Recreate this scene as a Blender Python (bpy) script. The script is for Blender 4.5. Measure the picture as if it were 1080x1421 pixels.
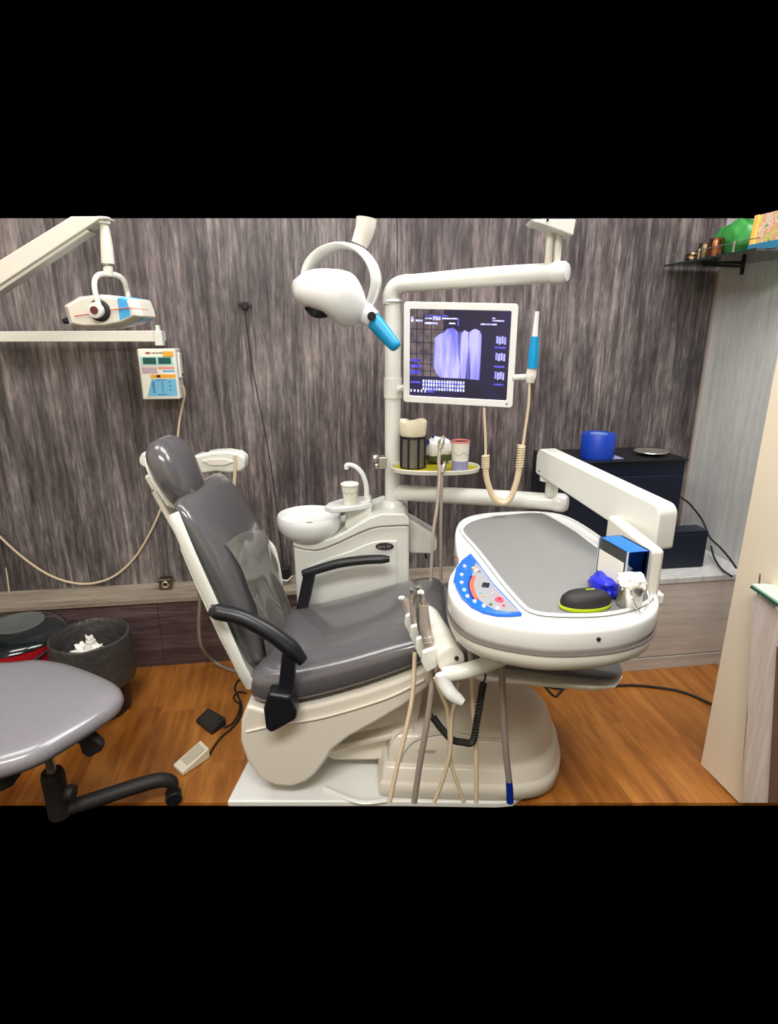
import bpy, bmesh, math, random
from mathutils import Vector, Matrix, noise
random.seed(7)
for o in list(bpy.data.objects): bpy.data.objects.remove(o, do_unlink=True)
scn = bpy.context.scene
COL = scn.collection
R = math.radians
V = Vector

# ------------------------------------------------------------------ camera
F = 811.0; PITCH = R(17); YAW = R(8.3); EYE = V((0, 0, 1.55))
cam = bpy.data.cameras.new('camera'); cam_o = bpy.data.objects.new('camera', cam); COL.objects.link(cam_o)
cam.sensor_fit = 'HORIZONTAL'; cam.sensor_width = 36; cam.lens = 36 * F / 1080
cam.clip_start = 0.02
cam_o.location = EYE; cam_o.rotation_euler = (R(90) - PITCH, 0, -YAW)
scn.camera = cam_o
# ------------------------------------------------------------------ world, lights, exposure
w = bpy.data.worlds.new('world'); scn.world = w; w.use_nodes = True
w.node_tree.nodes['Background'].inputs[0].default_value = (0, 0, 0, 1)
w.node_tree.nodes['Background'].inputs[1].default_value = 0
scn.view_settings.view_transform = 'Standard'; scn.view_settings.look = 'None'
scn.view_settings.exposure = 0.58; scn.view_settings.gamma = 1; scn.view_settings.use_curve_mapping = False
def area(name, loc, sx, sy, power, col=(1, .97, .92), rot=(0, 0, 0)):
    l = bpy.data.lights.new(name, 'AREA'); l.shape = 'RECTANGLE'; l.size = sx; l.size_y = sy
    l.energy = power; l.color = col
    o = bpy.data.objects.new(name, l); COL.objects.link(o); o.location = loc; o.rotation_euler = rot
    return o
area('ceiling_panel_light', (0.5, 1.75, 2.96), 1.2, .6, 21, (1, .99, .975))
area('ceiling_panel_light', (-.95, 1.75, 2.96), 1.0, .6, 15, (1, .98, .965))
area('ceiling_panel_light', (1.5, 1.5, 2.96), .6, 1.1, 25, (1, .985, .955))
area('ceiling_panel_light', (-.3, -.3, 2.96), 1.6, .6, 66, (1, .98, .95))

# ------------------------------------------------------------------ picture geometry
RV = V((math.cos(YAW), -math.sin(YAW), 0)); HV = V((math.sin(YAW), math.cos(YAW), 0)); ZV = V((0, 0, 1))
FW = HV * math.cos(PITCH) - ZV * math.sin(PITCH); UP = HV * math.sin(PITCH) + ZV * math.cos(PITCH)
def P(px, py, D=None, X=None, Y=None, Z=None):
    d = FW + RV * ((px - 540) / F) - UP * ((py - 710.5) / F)
    if X is not None: t = X / d.x
    elif Y is not None: t = Y / d.y
    elif Z is not None: t = (Z - EYE.z) / d.z
    else: t = D / d.dot(HV)
    return EYE + d * t
def cam_pt(x, D, z): return RV * x + HV * D + ZV * z

# ------------------------------------------------------------------ materials
def lin(c):
    def f(v):
        v /= 255
        return v / 12.92 if v <= .04045 else ((v + .055) / 1.055) ** 2.4
    return (f(c[0]), f(c[1]), f(c[2]), 1)
MATS = {}
def mat(name, col, rough=.5, metal=0, coat=0, var=0.0, vscale=20, bump=0, bscale=60, emit=0, trans=0, alpha=1, stretch=None, spec=.5, ior=1.45):
    if name in MATS: return MATS[name]
    m = bpy.data.materials.new(name); m.use_nodes = True; nt = m.node_tree; b = nt.nodes['Principled BSDF']
    b.inputs['Roughness'].default_value = rough; b.inputs['Metallic'].default_value = metal
    b.inputs['Coat Weight'].default_value = coat; b.inputs['Coat Roughness'].default_value = .08
    b.inputs['Specular IOR Level'].default_value = spec; b.inputs['IOR'].default_value = ior
    b.inputs['Transmission Weight'].default_value = trans; b.inputs['Alpha'].default_value = alpha
    c = lin(col); b.inputs['Base Color'].default_value = c
    tc = nt.nodes.new('ShaderNodeTexCoord'); mp = nt.nodes.new('ShaderNodeMapping'); nt.links.new(tc.outputs['Object'], mp.inputs['Vector'])
    if stretch: mp.inputs['Scale'].default_value = stretch
    n = nt.nodes.new('ShaderNodeTexNoise'); n.inputs['Scale'].default_value = vscale; n.inputs['Detail'].default_value = 4
    nt.links.new(mp.outputs['Vector'], n.inputs['Vector'])
    mx = nt.nodes.new('ShaderNodeMix'); mx.data_type = 'RGBA'
    v = max(var, .02)
    mx.inputs[6].default_value = tuple(min(1, x * (1 - v)) for x in c[:3]) + (1,)
    mx.inputs[7].default_value = tuple(min(1, x * (1 + v)) for x in c[:3]) + (1,)
    nt.links.new(n.outputs['Fac'], mx.inputs[0]); nt.links.new(mx.outputs[2], b.inputs['Base Color'])
    if emit:
        nt.links.new(mx.outputs[2], b.inputs['Emission Color']); b.inputs['Emission Strength'].default_value = emit
    if bump:
        n2 = nt.nodes.new('ShaderNodeTexNoise'); n2.inputs['Scale'].default_value = bscale; n2.inputs['Detail'].default_value = 3
        nt.links.new(mp.outputs['Vector'], n2.inputs['Vector'])
        bp = nt.nodes.new('ShaderNodeBump'); bp.inputs['Strength'].default_value = bump; bp.inputs['Distance'].default_value = .01
        nt.links.new(n2.outputs['Fac'], bp.inputs['Height']); nt.links.new(bp.outputs['Normal'], b.inputs['Normal'])
    MATS[name] = m; return m

def grain(name, stops, along='z', sc=38, stretch=.045, rough=.45, blotch=.35, tint=None, rnd=0.0, bump=.08, coat=0):
    """wood laminate: streaks running along one axis"""
    m = bpy.data.materials.new(name); m.use_nodes = True; nt = m.node_tree; b = nt.nodes['Principled BSDF']; L = nt.links.new
    b.inputs['Roughness'].default_value = rough; b.inputs['Coat Weight'].default_value = coat; b.inputs['Coat Roughness'].default_value = .12
    tc = nt.nodes.new('ShaderNodeTexCoord'); src = tc.outputs['Object']
    if rnd:
        oi = nt.nodes.new('ShaderNodeObjectInfo'); mu = nt.nodes.new('ShaderNodeMath'); mu.operation = 'MULTIPLY'; mu.inputs[1].default_value = 37
        L(oi.outputs['Random'], mu.inputs[0]); ad = nt.nodes.new('ShaderNodeVectorMath'); ad.operation = 'ADD'
        L(src, ad.inputs[0]); L(mu.outputs[0], ad.inputs[1]); src = ad.outputs[0]
    s = {'x': (stretch, 1, 1), 'y': (1, stretch, 1), 'z': (1, 1, stretch)}[along]
    def noi(scale, detail, ext, dist=0.0):
        mp = nt.nodes.new('ShaderNodeMapping'); mp.inputs['Scale'].default_value = ext; L(src, mp.inputs['Vector'])
        n = nt.nodes.new('ShaderNodeTexNoise'); n.inputs['Scale'].default_value = scale; n.inputs['Detail'].default_value = detail
        n.inputs['Roughness'].default_value = .62; n.inputs['Distortion'].default_value = dist
        L(mp.outputs['Vector'], n.inputs['Vector']); return n.outputs['Fac']
    a = noi(sc, 6, s, .35)
    s2 = tuple(v if v == 1 else v * 2.6 for v in s)
    c = noi(sc * 2.6, 4, s2, .2)
    d = noi(3.2, 3, tuple(v if v == 1 else .5 for v in s))
    def math_(op, x, y):
        n = nt.nodes.new('ShaderNodeMath'); n.operation = op
        for i, q in enumerate((x, y)):
            if isinstance(q, (int, float)): n.inputs[i].default_value = q
            else: L(q, n.inputs[i])
        return n.outputs[0]
    tot = math_('ADD', math_('MULTIPLY', a, .62), math_('MULTIPLY', c, .38))
    tot = math_('ADD', tot, math_('MULTIPLY', math_('SUBTRACT', d, .5), blotch))
    cr = nt.nodes.new('ShaderNodeValToRGB'); L(tot, cr.inputs['Fac'])
    el = cr.color_ramp.elements
    while len(el) < len(stops): el.new(.5)
    for e, (p, col) in zip(el, stops): e.position = p; e.color = lin(col)
    out = cr.outputs['Color']
    if tint:
        g = noi(.55, 2, (1, 1, 1)); mr = nt.nodes.new('ShaderNodeMapRange'); mr.inputs[1].default_value = .4; mr.inputs[2].default_value = .6; L(g, mr.inputs[0])
        mx = nt.nodes.new('ShaderNodeMix'); mx.data_type = 'RGBA'; mx.blend_type = 'MULTIPLY'; L(mr.outputs[0], mx.inputs[0]); L(out, mx.inputs[6]); mx.inputs[7].default_value = tint
        out = mx.outputs[2]
    if rnd:
        hs = nt.nodes.new('ShaderNodeHueSaturation'); L(out, hs.inputs['Color'])
        L(math_('ADD', 1 - rnd / 2, math_('MULTIPLY', oi.outputs['Random'], rnd)), hs.inputs['Value']); out = hs.outputs[0]
    L(out, b.inputs['Base Color'])
    bp = nt.nodes.new('ShaderNodeBump'); bp.inputs['Strength'].default_value = bump; bp.inputs['Distance'].default_value = .004
    L(tot, bp.inputs['Height']); L(bp.outputs['Normal'], b.inputs['Normal'])
    MATS[name] = m; return m

WALL_ST = [(.33, (42, 38, 40)), (.44, (72, 67, 68)), (.52, (98, 92, 92)), (.60, (128, 120, 118)), (.71, (166, 157, 150))]
M_WALL = grain('dark_laminate', WALL_ST, 'z', sc=34, stretch=.055, blotch=.45, tint=(.95, .86, .87, 1))
M_WALLX = grain('dark_laminate_horizontal', [(.3, (50, 38, 40)), (.45, (76, 60, 62)), (.56, (98, 80, 80)), (.7, (124, 108, 104))], 'x')
M_LEDGE = grain('tan_laminate', [(.3, (108, 96, 84)), (.5, (150, 138, 122)), (.7, (178, 166, 148))], 'x')
M_GREY = grain('pale_grey_laminate', [(.3, (166, 166, 164)), (.5, (192, 192, 190)), (.7, (212, 212, 210))], 'z', blotch=.15)
M_GREYX = grain('pale_grey_laminate_horizontal', [(.3, (168, 161, 152)), (.5, (192, 185, 177)), (.7, (208, 202, 194))], 'x', blotch=.15)
M_FLOOR = grain('honey_wood', [(.26, (108, 60, 18)), (.42, (142, 85, 30)), (.55, (168, 106, 42)), (.68, (188, 128, 60)), (.82, (208, 156, 88))], 'y', sc=14, stretch=.05, rough=.3, blotch=.6, rnd=.08, bump=.03, coat=.3)
M_STONE = grain('streaked_white_stone', [(.3, (186, 168, 160)), (.5, (212, 198, 190)), (.7, (228, 220, 212))], 'z', sc=22, blotch=.2, rough=.3)
M_CREAM = mat('cream_paint', (232, 218, 194), .7, var=.04, vscale=3)
M_UNSEENCEIL = mat('unseen_ceiling_paint', (215, 212, 205), .9)
M_WHITE = mat('white_enamel', (220, 221, 213), .3, coat=.35, var=.01)
M_WHITE2 = mat('warm_white_plastic', (222, 218, 206), .32, coat=.3, var=.02)
M_BRIGHT = mat('bright_white_plastic', (224, 225, 222), .27, coat=.4)
M_SHELL = mat('aged_cream_plastic', (228, 221, 207), .33, coat=.3, var=.03, vscale=6)
M_VINYL = mat('grey_vinyl', (88, 86, 88), .22, coat=.55, var=.03, vscale=6, bump=.25, bscale=9)
M_VINYL2 = mat('pale_grey_vinyl', (132, 129, 134), .26, coat=.5, var=.03, vscale=6, bump=.3, bscale=8)
M_MAT = mat('grey_rubber_mat', (122, 122, 120), .6, var=.06, vscale=14, bump=.1, bscale=400)
M_BLACK = mat('black_plastic', (24, 25, 30), .35, var=.05)
M_BLACKM = mat('matt_black_plastic', (30, 28, 28), .6, var=.05)
M_NAVY = mat('navy_metal', (12, 22, 42), .35, var=.1)
M_DARK = mat('dark_glass', (20, 22, 26), .08)
M_CHROME = mat('brushed_steel', (200, 195, 188), .25, metal=.85, var=.05)
M_STEELM = mat('dull_steel', (196, 184, 176), .4, metal=.5, var=.05)
M_HOSE = mat('beige_hose', (206, 188, 158), .45)
M_HOSEG = mat('grey_hose', (138, 128, 118), .45)
M_CYAN = mat('cyan_silicone', (0, 142, 196), .4)
M_BLUE = mat('royal_blue_plastic', (34, 112, 228), .35)
M_PANELBLUE = mat('panel_blue', (10, 100, 215), .3)
M_DEEPBLUE = mat('deep_blue_plastic', (16, 40, 130), .3)
M_RED = mat('red_plastic', (176, 22, 36), .35)
M_TISSUE = mat('white_tissue', (236, 232, 226), .9, bump=.5, bscale=70)
M_CREAMT = mat('cream_tissue', (232, 222, 196), .9, bump=.5, bscale=50)
M_YEL = mat('yellow_mat', (176, 164, 20), .5, var=.2)
M_LIME = mat('lime_plastic', (190, 214, 30), .4)
M_ORANGE = mat('orange_print', (232, 166, 60), .4)
M_SKY = mat('sky_blue_print', (110, 180, 214), .4)
M_LCD = mat('green_lcd', (16, 84, 78), .2)
M_CORAL = mat('coral_print', (222, 100, 70), .4)
M_PINK = mat('pink_print', (236, 84, 110), .4)
M_PALEPINK = mat('pale_pink_print', (206, 178, 178), .5)
M_PALECYAN = mat('pale_cyan_print', (170, 214, 208), .5)
M_COPPER = mat('copper', (150, 98, 72), .25, metal=1, var=.1)
M_BRASS = mat('aged_brass', (128, 112, 88), .3, metal=1, var=.15)
M_GREEN = mat('green_glaze', (54, 128, 62), .35, var=.75, vscale=16, bump=.6, bscale=18)
M_DKGREEN = mat('dark_green_glaze', (20, 66, 44), .4, var=.3, vscale=25)
M_GOLD = mat('gold_frame', (226, 180, 90), .4, var=.1)
M_TEAL = mat('teal_base', (46, 110, 140), .4, var=.1)
M_PAPER = mat('paper_white', (232, 230, 214), .7)
M_LILAC = mat('lilac_print', (150, 152, 190), .6)
M_BAG = mat('grey_bin_bag', (62, 60, 58), .35, var=.15, bump=.8, bscale=28, coat=.2)
M_LID = mat('gloss_black_lid', (22, 28, 30), .12, coat=.6)
M_LIDTOP = mat('worn_grey_lid_top', (92, 96, 94), .4, var=.2, vscale=30)
M_PLATE = mat('white_base_plate', (236, 238, 234), .25, coat=.3, var=.03, vscale=8)
def glass(name, col, rough=.02, thin=.12):
    m = bpy.data.materials.new(name); m.use_nodes = True; nt = m.node_tree; nt.nodes.remove(nt.nodes['Principled BSDF'])
    out = nt.nodes['Material Output']; t = nt.nodes.new('ShaderNodeBsdfTransparent'); t.inputs[0].default_value = lin(col)
    g = nt.nodes.new('ShaderNodeBsdfGlossy'); g.inputs['Roughness'].default_value = rough
    fr = nt.nodes.new('ShaderNodeFresnel'); fr.inputs[0].default_value = 1.45
    ad = nt.nodes.new('ShaderNodeMath'); ad.operation = 'ADD'; ad.inputs[1].default_value = thin; nt.links.new(fr.outputs[0], ad.inputs[0])
    n = nt.nodes.new('ShaderNodeTexNoise'); n.inputs['Scale'].default_value = 14; tc = nt.nodes.new('ShaderNodeTexCoord'); nt.links.new(tc.outputs['Object'], n.inputs['Vector'])
    bp = nt.nodes.new('ShaderNodeBump'); bp.inputs['Strength'].default_value = .15 if rough > .05 else .02; nt.links.new(n.outputs['Fac'], bp.inputs['Height']); nt.links.new(bp.outputs[0], g.inputs['Normal'])
    mx = nt.nodes.new('ShaderNodeMixShader'); nt.links.new(ad.outputs[0], mx.inputs[0]); nt.links.new(t.outputs[0], mx.inputs[1]); nt.links.new(g.outputs[0], mx.inputs[2]); nt.links.new(mx.outputs[0], out.inputs[0])
    MATS[name] = m; return m
M_ACRYL = glass('clear_acrylic', (226, 232, 240))
M_SHELFG = glass('green_edge_glass', (170, 196, 184))
M_FILM = glass('clear_plastic_film', (225, 224, 220), .16, .14)
_nt = M_FILM.node_tree; _o = _nt.nodes['Material Output']; _src = _o.inputs[0].links[0].from_socket
_d = _nt.nodes.new('ShaderNodeBsdfDiffuse'); _d.inputs[0].default_value = lin((205, 200, 190)); _m = _nt.nodes.new('ShaderNodeMixShader'); _m.inputs[0].default_value = .15
_nt.links.new(_src, _m.inputs[1]); _nt.links.new(_d.outputs[0], _m.inputs[2]); _nt.links.new(_m.outputs[0], _o.inputs[0])
def screen(name, a, b, strength, sc, stretch):
    m = bpy.data.materials.new(name); m.use_nodes = True; nt = m.node_tree; bs = nt.nodes['Principled BSDF']
    tc = nt.nodes.new('ShaderNodeTexCoord'); mp = nt.nodes.new('ShaderNodeMapping'); mp.inputs['Scale'].default_value = stretch
    n = nt.nodes.new('ShaderNodeTexNoise'); n.inputs['Scale'].default_value = sc; n.inputs['Detail'].default_value = 3
    cr = nt.nodes.new('ShaderNodeValToRGB'); cr.color_ramp.elements[0].position = .36; cr.color_ramp.elements[1].position = .62
    cr.color_ramp.elements[0].color = lin(a); cr.color_ramp.elements[1].color = lin(b)
    for x, y in ((tc.outputs['Object'], mp.inputs[0]), (mp.outputs[0], n.inputs['Vector']), (n.outputs['Fac'], cr.inputs[0]), (cr.outputs[0], bs.inputs['Emission Color'])): nt.links.new(x, y)
    bs.inputs['Base Color'].default_value = (.005, .005, .008, 1); bs.inputs['Emission Strength'].default_value = strength; bs.inputs['Roughness'].default_value = .25
    MATS[name] = m; return m
M_SCR = screen('screen_background', (5, 6, 20), (22, 18, 60), 1, 6, (1, 1, 1))
M_XRAY = screen('screen_xray_bright', (96, 96, 196), (176, 172, 250), 1, 30, (1, 1, .16))
M_XRAYD = screen('screen_xray_dim', (42, 40, 100), (110, 108, 200), 1, 40, (1, 1, .2))
M_SCRTXT = screen('screen_text', (150, 152, 230), (226, 228, 255), 1, 60, (1, 1, 1))
M_SCRBLU = screen('screen_blue', (50, 46, 150), (92, 88, 220), 1, 60, (1, 1, 1))
M_SCRREFL = screen('screen_painted_reflection', (58, 50, 60), (104, 90, 92), 1, 24, (1, 1, 1))  # dim tan glow for the room reflection painted on the monitor

# ------------------------------------------------------------------ mesh helpers
WL = {}
class MB:
    def __init__(s): s.v = []; s.f = []
    def add(s, vs, fs):
        n = len(s.v); s.v += [V(p) for p in vs]; s.f += [[i + n for i in f] for f in fs]; return s
    def box(s, c, size, ax=None):
        ax = ax or (V((1, 0, 0)), V((0, 1, 0)), ZV); c = V(c); h = [q / 2 for q in size]
        vs = [c + ax[0] * (h[0] * i) + ax[1] * (h[1] * j) + ax[2] * (h[2] * k) for i in (-1, 1) for j in (-1, 1) for k in (-1, 1)]
        return s.add(vs, [(0, 1, 3, 2), (4, 6, 7, 5), (0, 4, 5, 1), (2, 3, 7, 6), (0, 2, 6, 4), (1, 5, 7, 3)])
    def rings(s, rs, cap=True, closed=False):
        n = len(rs[0]); vs = [p for r in rs for p in r]; fs = []
        m = len(rs); K = m if closed else m - 1
        for i in range(K):
            for j in range(n):
                a = i * n + j; b = i * n + (j + 1) % n; c = ((i + 1) % m) * n + (j + 1) % n; d = ((i + 1) % m) * n + j
                fs.append((a, b, c, d))
        if cap and not closed:
            fs.append(tuple(reversed(range(n)))); fs.append(tuple(range((m - 1) * n, m * n)))
        return s.add(vs, fs)
    def tube(s, pts, r, n=12, smooth=6, flat=None, wdir=None):
        """swept tube; r number or list; flat=(ratio) squashes along the path normal, wdir keeps the wide axis"""
        pts = [V(p) for p in pts]; rr = r if isinstance(r, (list, tuple)) else [r] * len(pts)
        if smooth and len(pts) > 2: pts, rr = spline(pts, rr, smooth)
        T = [(pts[min(i + 1, len(pts) - 1)] - pts[max(i - 1, 0)]).normalized() for i in range(len(pts))]
        up = ZV if abs(T[0].z) < .9 else V((1, 0, 0)); a = T[0].cross(up).normalized(); rs = []
        for i, p in enumerate(pts):
            if wdir is not None: a = (wdir - T[i] * wdir.dot(T[i])).normalized()
            else: a = (a - T[i] * a.dot(T[i])).normalized()
            b = T[i].cross(a); fl = flat or 1
            rs.append([p + a * (rr[i] * math.cos(t)) + b * (rr[i] * fl * math.sin(t)) for t in [2 * math.pi * k / n for k in range(n)]])
        return s.rings(rs)
    def lathe(s, prof, c, n=32, axis=ZV, xdir=None, sx=1, sy=1):
        axis = V(axis).normalized(); x = (xdir or (V((1, 0, 0)) if abs(axis.x) < .9 else V((0, 1, 0)))); x = (x - axis * x.dot(axis)).normalized(); y = axis.cross(x); c = V(c)
        rs = [[c + axis * h + x * (max(r, .0002) * sx * math.cos(t)) + y * (max(r, .0002) * sy * math.sin(t)) for t in [2 * math.pi * k / n for k in range(n)]] for r, h in prof]
        return s.rings(rs)
    def prism(s, poly, d, flip=False):
        """poly: 3-D points in a plane, pushed along vector d"""
        n = len(poly); d = V(d); vs = [V(p) for p in poly] + [V(p) + d for p in poly]
        fs = [tuple(range(n)), tuple(range(2 * n - 1, n - 1, -1))] + [(i, i + n, (i + 1) % n + n, (i + 1) % n) for i in range(n)]
        return s.add(vs, fs)
    def stack(s, outline, prof, dome=0, dz=0):
        """closed horizontal outline (list of xy), prof: (outward offset, z)"""
        n = len(outline); o = [V((p[0], p[1])) for p in outline]
        A = sum(o[i].x * o[(i + 1) % n].y - o[(i + 1) % n].x * o[i].y for i in range(n))
        nr = []
        for i in range(n):
            t = (o[(i + 1) % n] - o[i - 1]); q = V((t.y, -t.x)).normalized(); nr.append(q if A > 0 else -q)
        rs = [[V((o[i].x + nr[i].x * k, o[i].y + nr[i].y * k, z)) for i in range(n)] for k, z in prof]
        if dome:
            c = sum(rs[-1], V((0, 0, 0))) / n; c.z = dz; z0 = prof[-1][1]
            for q in (.85, .6, .3, .02): rs.append([V((c.x + (p.x - c.x) * q, c.y + (p.y - c.y) * q, z0 + (dz - z0) * (1 - q * q))) for p in rs[len(prof) - 1]])
        return s.rings(rs)
    def build(s, name, m, parent=None, bevel=0, seg=2, sub=0, flat=False, origin=None, ang=38, solid=0):
        pw = WL.get(parent.name) if parent else None
        if pw is None:
            if origin is not None: pw = V(origin)
            else:
                xs = [p.x for p in s.v]; ys = [p.y for p in s.v]; zs = [p.z for p in s.v]
                pw = V(((min(xs) + max(xs)) / 2, (min(ys) + max(ys)) / 2, min(zs)))
        me = bpy.data.meshes.new(name); me.from_pydata([tuple(p - pw) for p in s.v], [], s.f); me.update()
        bm = bmesh.new(); bm.from_mesh(me); bmesh.ops.remove_doubles(bm, verts=bm.verts, dist=1e-6); bmesh.ops.recalc_face_normals(bm, faces=bm.faces); bm.to_mesh(me); bm.free()
        if not flat:
            me.polygons.foreach_set('use_smooth', [True] * len(me.polygons))
            if not sub: me.set_sharp_from_angle(angle=R(ang))
        o = bpy.data.objects.new(name, me); COL.objects.link(o); me.materials.append(m)
        if parent: o.parent = parent
        else: o.location = pw
        WL[o.name] = pw
        if solid:
            q = o.modifiers.new('s', 'SOLIDIFY'); q.thickness = solid; q.offset = 0
        if bevel:
            q = o.modifiers.new('b', 'BEVEL'); q.width = bevel; q.segments = seg; q.limit_method = 'ANGLE'; q.angle_limit = R(35); q.harden_normals = True
        if sub:
            q = o.modifiers.new('u', 'SUBSURF'); q.levels = sub; q.render_levels = sub
        return o
def spline(pts, rr, k):
    P4 = [pts[0] * 2 - pts[1]] + pts + [pts[-1] * 2 - pts[-2]]; R4 = [rr[0]] + list(rr) + [rr[-1]]; out = []; ro = []
    for i in range(1, len(P4) - 2):
        for j in range(k):
            t = j / k; a, b, c, d = P4[i - 1:i + 3]
            out.append(.5 * ((2 * b) + (c - a) * t + (2 * a - 5 * b + 4 * c - d) * t * t + (3 * b - a - 3 * c + d) * t ** 3))
            ro.append(R4[i] + (R4[i + 1] - R4[i]) * t)
    out.append(pts[-1]); ro.append(rr[-1]); return out, ro
def smooth_closed(pts, k=4):
    n = len(pts); out = []
    for i in range(n):
        a, b, c, d = (V(pts[(i + q) % n]) for q in (-1, 0, 1, 2))
        for j in range(k):
            t = j / k; out.append(.5 * ((2 * b) + (c - a) * t + (2 * a - 5 * b + 4 * c - d) * t * t + (3 * b - a - 3 * c + d) * t ** 3))
    return out
def rrect(w, d, r, n=5):
    out = []
    for cx, cy, a0 in ((w / 2 - r, d / 2 - r, 0), (-w / 2 + r, d / 2 - r, 90), (-w / 2 + r, -d / 2 + r, 180), (w / 2 - r, -d / 2 + r, 270)):
        for i in range(n + 1):
            t = R(a0 + 90 * i / n); out.append((cx + r * math.cos(t), cy + r * math.sin(t)))
    return out
def coil(path, rc, rw, turns, n=6, k=10):
    p, q = spline([V(x) for x in path], [0] * len(path), 24)
    T = [(p[min(i + 1, len(p) - 1)] - p[max(i - 1, 0)]).normalized() for i in range(len(p))]
    a = T[0].cross(V((.3, 1, .1))).normalized(); fr = []
    for i in range(len(p)):
        a = (a - T[i] * a.dot(T[i])).normalized(); fr.append((a.copy(), T[i].cross(a)))
    out = []; N = turns * k
    for i in range(N + 1):
        s = i / N * (len(p) - 1); j = min(int(s), len(p) - 2); u = s - j
        c = p[j].lerp(p[j + 1], u); A = fr[j][0].lerp(fr[j + 1][0], u); B = fr[j][1].lerp(fr[j + 1][1], u); t = 2 * math.pi * i / k
        out.append(c + A * (rc * math.cos(t)) + B * (rc * math.sin(t)))
    return MB().tube(out, rw, n=n, smooth=0)
def tag(o, label, cat, group=None, kind=None):
    o['label'] = label; o['category'] = cat
    if group: o['group'] = group
    if kind: o['kind'] = kind
    return o
def thing(name, label, cat, loc, group=None):
    o = bpy.data.objects.new(name, None); COL.objects.link(o); o.location = loc; WL[o.name] = V(loc); o.empty_display_size = .05
    return tag(o, label, cat, group)
def struct(o): o['kind'] = 'structure'; return o
def lab(o, t): o['label'] = t; return o

# ================================================================== SETTING
WY = 2.82; RX = 2.05
zl = P(0, 303, Y=WY); zr = P(1080, 303, Y=WY)
def wtop(x): return zl.z + (zr.z - zl.z) * (x - zl.x) / (zr.x - zl.x)
XL = -1.62
wall = struct(MB().prism([(XL, WY + .02, 0), (RX + .1, WY + .02, 0), (RX + .1, WY + .02, wtop(RX + .1)), (XL, WY + .02, wtop(XL))], (0, .08, 0)).build('wall_back', M_BLACKM, flat=True, origin=(0, WY, 0)))
for x0, x1 in ((XL, -.772), (-.770, .448), (.450, 1.668), (1.670, RX)):
    p = MB().prism([(x0, WY, .34), (x1, WY, .34), (x1, WY, wtop(x1)), (x0, WY, wtop(x0))], (0, .02, 0)).build('wall_panel', M_WALL, wall, flat=True)
# floor planks
floor = MB().prism([P(-60, 1114, Z=-.012), P(1140, 1114, Z=-.012), (RX + .1, WY + .05, -.012), (XL, WY + .05, -.012)], (0, 0, -.004)).build('floor', M_BLACKM, flat=True, origin=(0, 0, 0))
struct(floor)
pa, pb = P(0, 1114, Z=0), P(1080, 1114, Z=0)
def fy(x): return pa.y + (pb.y - pa.y) * (x - pa.x) / (pb.x - pa.x)
pwid = .192; x = XL; k = 0; joints = [1.02, 1.9, .7, 1.55, 2.1, 1.25]
def plank(x0, x1, q0, q1):
    m = MB(); pts = [(x0, q0[0], -.012), (x1, q0[1], -.012), (x1, q1[1], -.012), (x0, q1[0], -.012)]
    m.prism(pts, (0, 0, .012)); return m.build('plank', M_FLOOR, floor, flat=True)
JY = P(205, 1067, Z=0).y
while x < RX + .05:
    x1 = min(x + pwid - .0006, RX + .05); a = (fy(x), fy(x1))
    j = {0: 2.3, 1: JY + .35, 2: JY, 3: 2.45}[k % 4]
    if j > max(a) + .1 and j < WY - .1:
        plank(x, x1, a, (j - .0006, j - .0006)); plank(x, x1, (j, j), (WY, WY))
    else: plank(x, x1, a, (WY, WY))
    x += pwid; k += 1
# ledge along the back wall, with its upright face
LY = 2.64; LZ = .362; BX0 = 1.12
led = struct(MB().box(((XL + BX0) / 2, (LY + WY) / 2 - .006, LZ - .012), (BX0 - XL, WY - LY + .012, .024)).build('trim_1', M_LEDGE, bevel=.003))
bb = struct(MB().box(((XL + BX0) / 2, LY + .06, .17), (BX0 - XL, .09, .336)).build('baseboard_back', M_BLACKM))
for x0, x1 in ((XL, -.722), (-.720, .30), (.302, BX0)):
    MB().box(((x0 + x1) / 2, LY + .008, .169), (x1 - x0, .016, .338)).build('board_panel', M_WALLX, bb)
# right bench of pale laminate
BY = 2.262; BZ = .474
bench = thing('bench', 'pale grey laminate bench cupboard under the dark cabinet in the right corner', 'bench', ((BX0 + RX) / 2, 2.54, 0))
MB().box(((BX0 + RX) / 2, (BY + WY) / 2, BZ - .014), (RX - BX0 - .004, WY - BY - .004, .028)).build('worktop', M_GREY, bench, bevel=.003)
MB().box(((BX0 + RX) / 2, (BY + WY) / 2 + .02, .235), (RX - BX0 - .004, WY - BY - .06, .42)).build('carcass', M_GREYX, bench)
SX = P(889, 900, Y=BY).x
for x0, x1 in ((BX0, SX - .002), (SX + .002, RX - .004)):
    MB().box(((x0 + x1) / 2, BY + .016, .255), (x1 - x0, .018, .375)).build('front_panel', M_GREYX, bench, bevel=.002)
MB().box(((BX0 + RX) / 2, BY + .012, .032), (RX - BX0 - .004, .02, .062)).build('kickboard', M_GREYX, bench)
# right wall
def rp(px, py): return P(px, py, X=RX)
a, b = V((RX, WY, wtop(RX))), rp(1080, 304)
rw = struct(MB().prism([(RX, WY + .02, 0), (RX, 1.7, 0), (RX, 1.7, 1.95), (RX, b.y, b.z), a], (.08, 0, 0)).build('wall_right', M_GREY, flat=True, origin=(RX, 2.2, 0)))
struct(MB().box((RX - .006, WY - .006, .474 + .7), (.012, .012, 1.4)).build('trim_2', M_STEELM))
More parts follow.
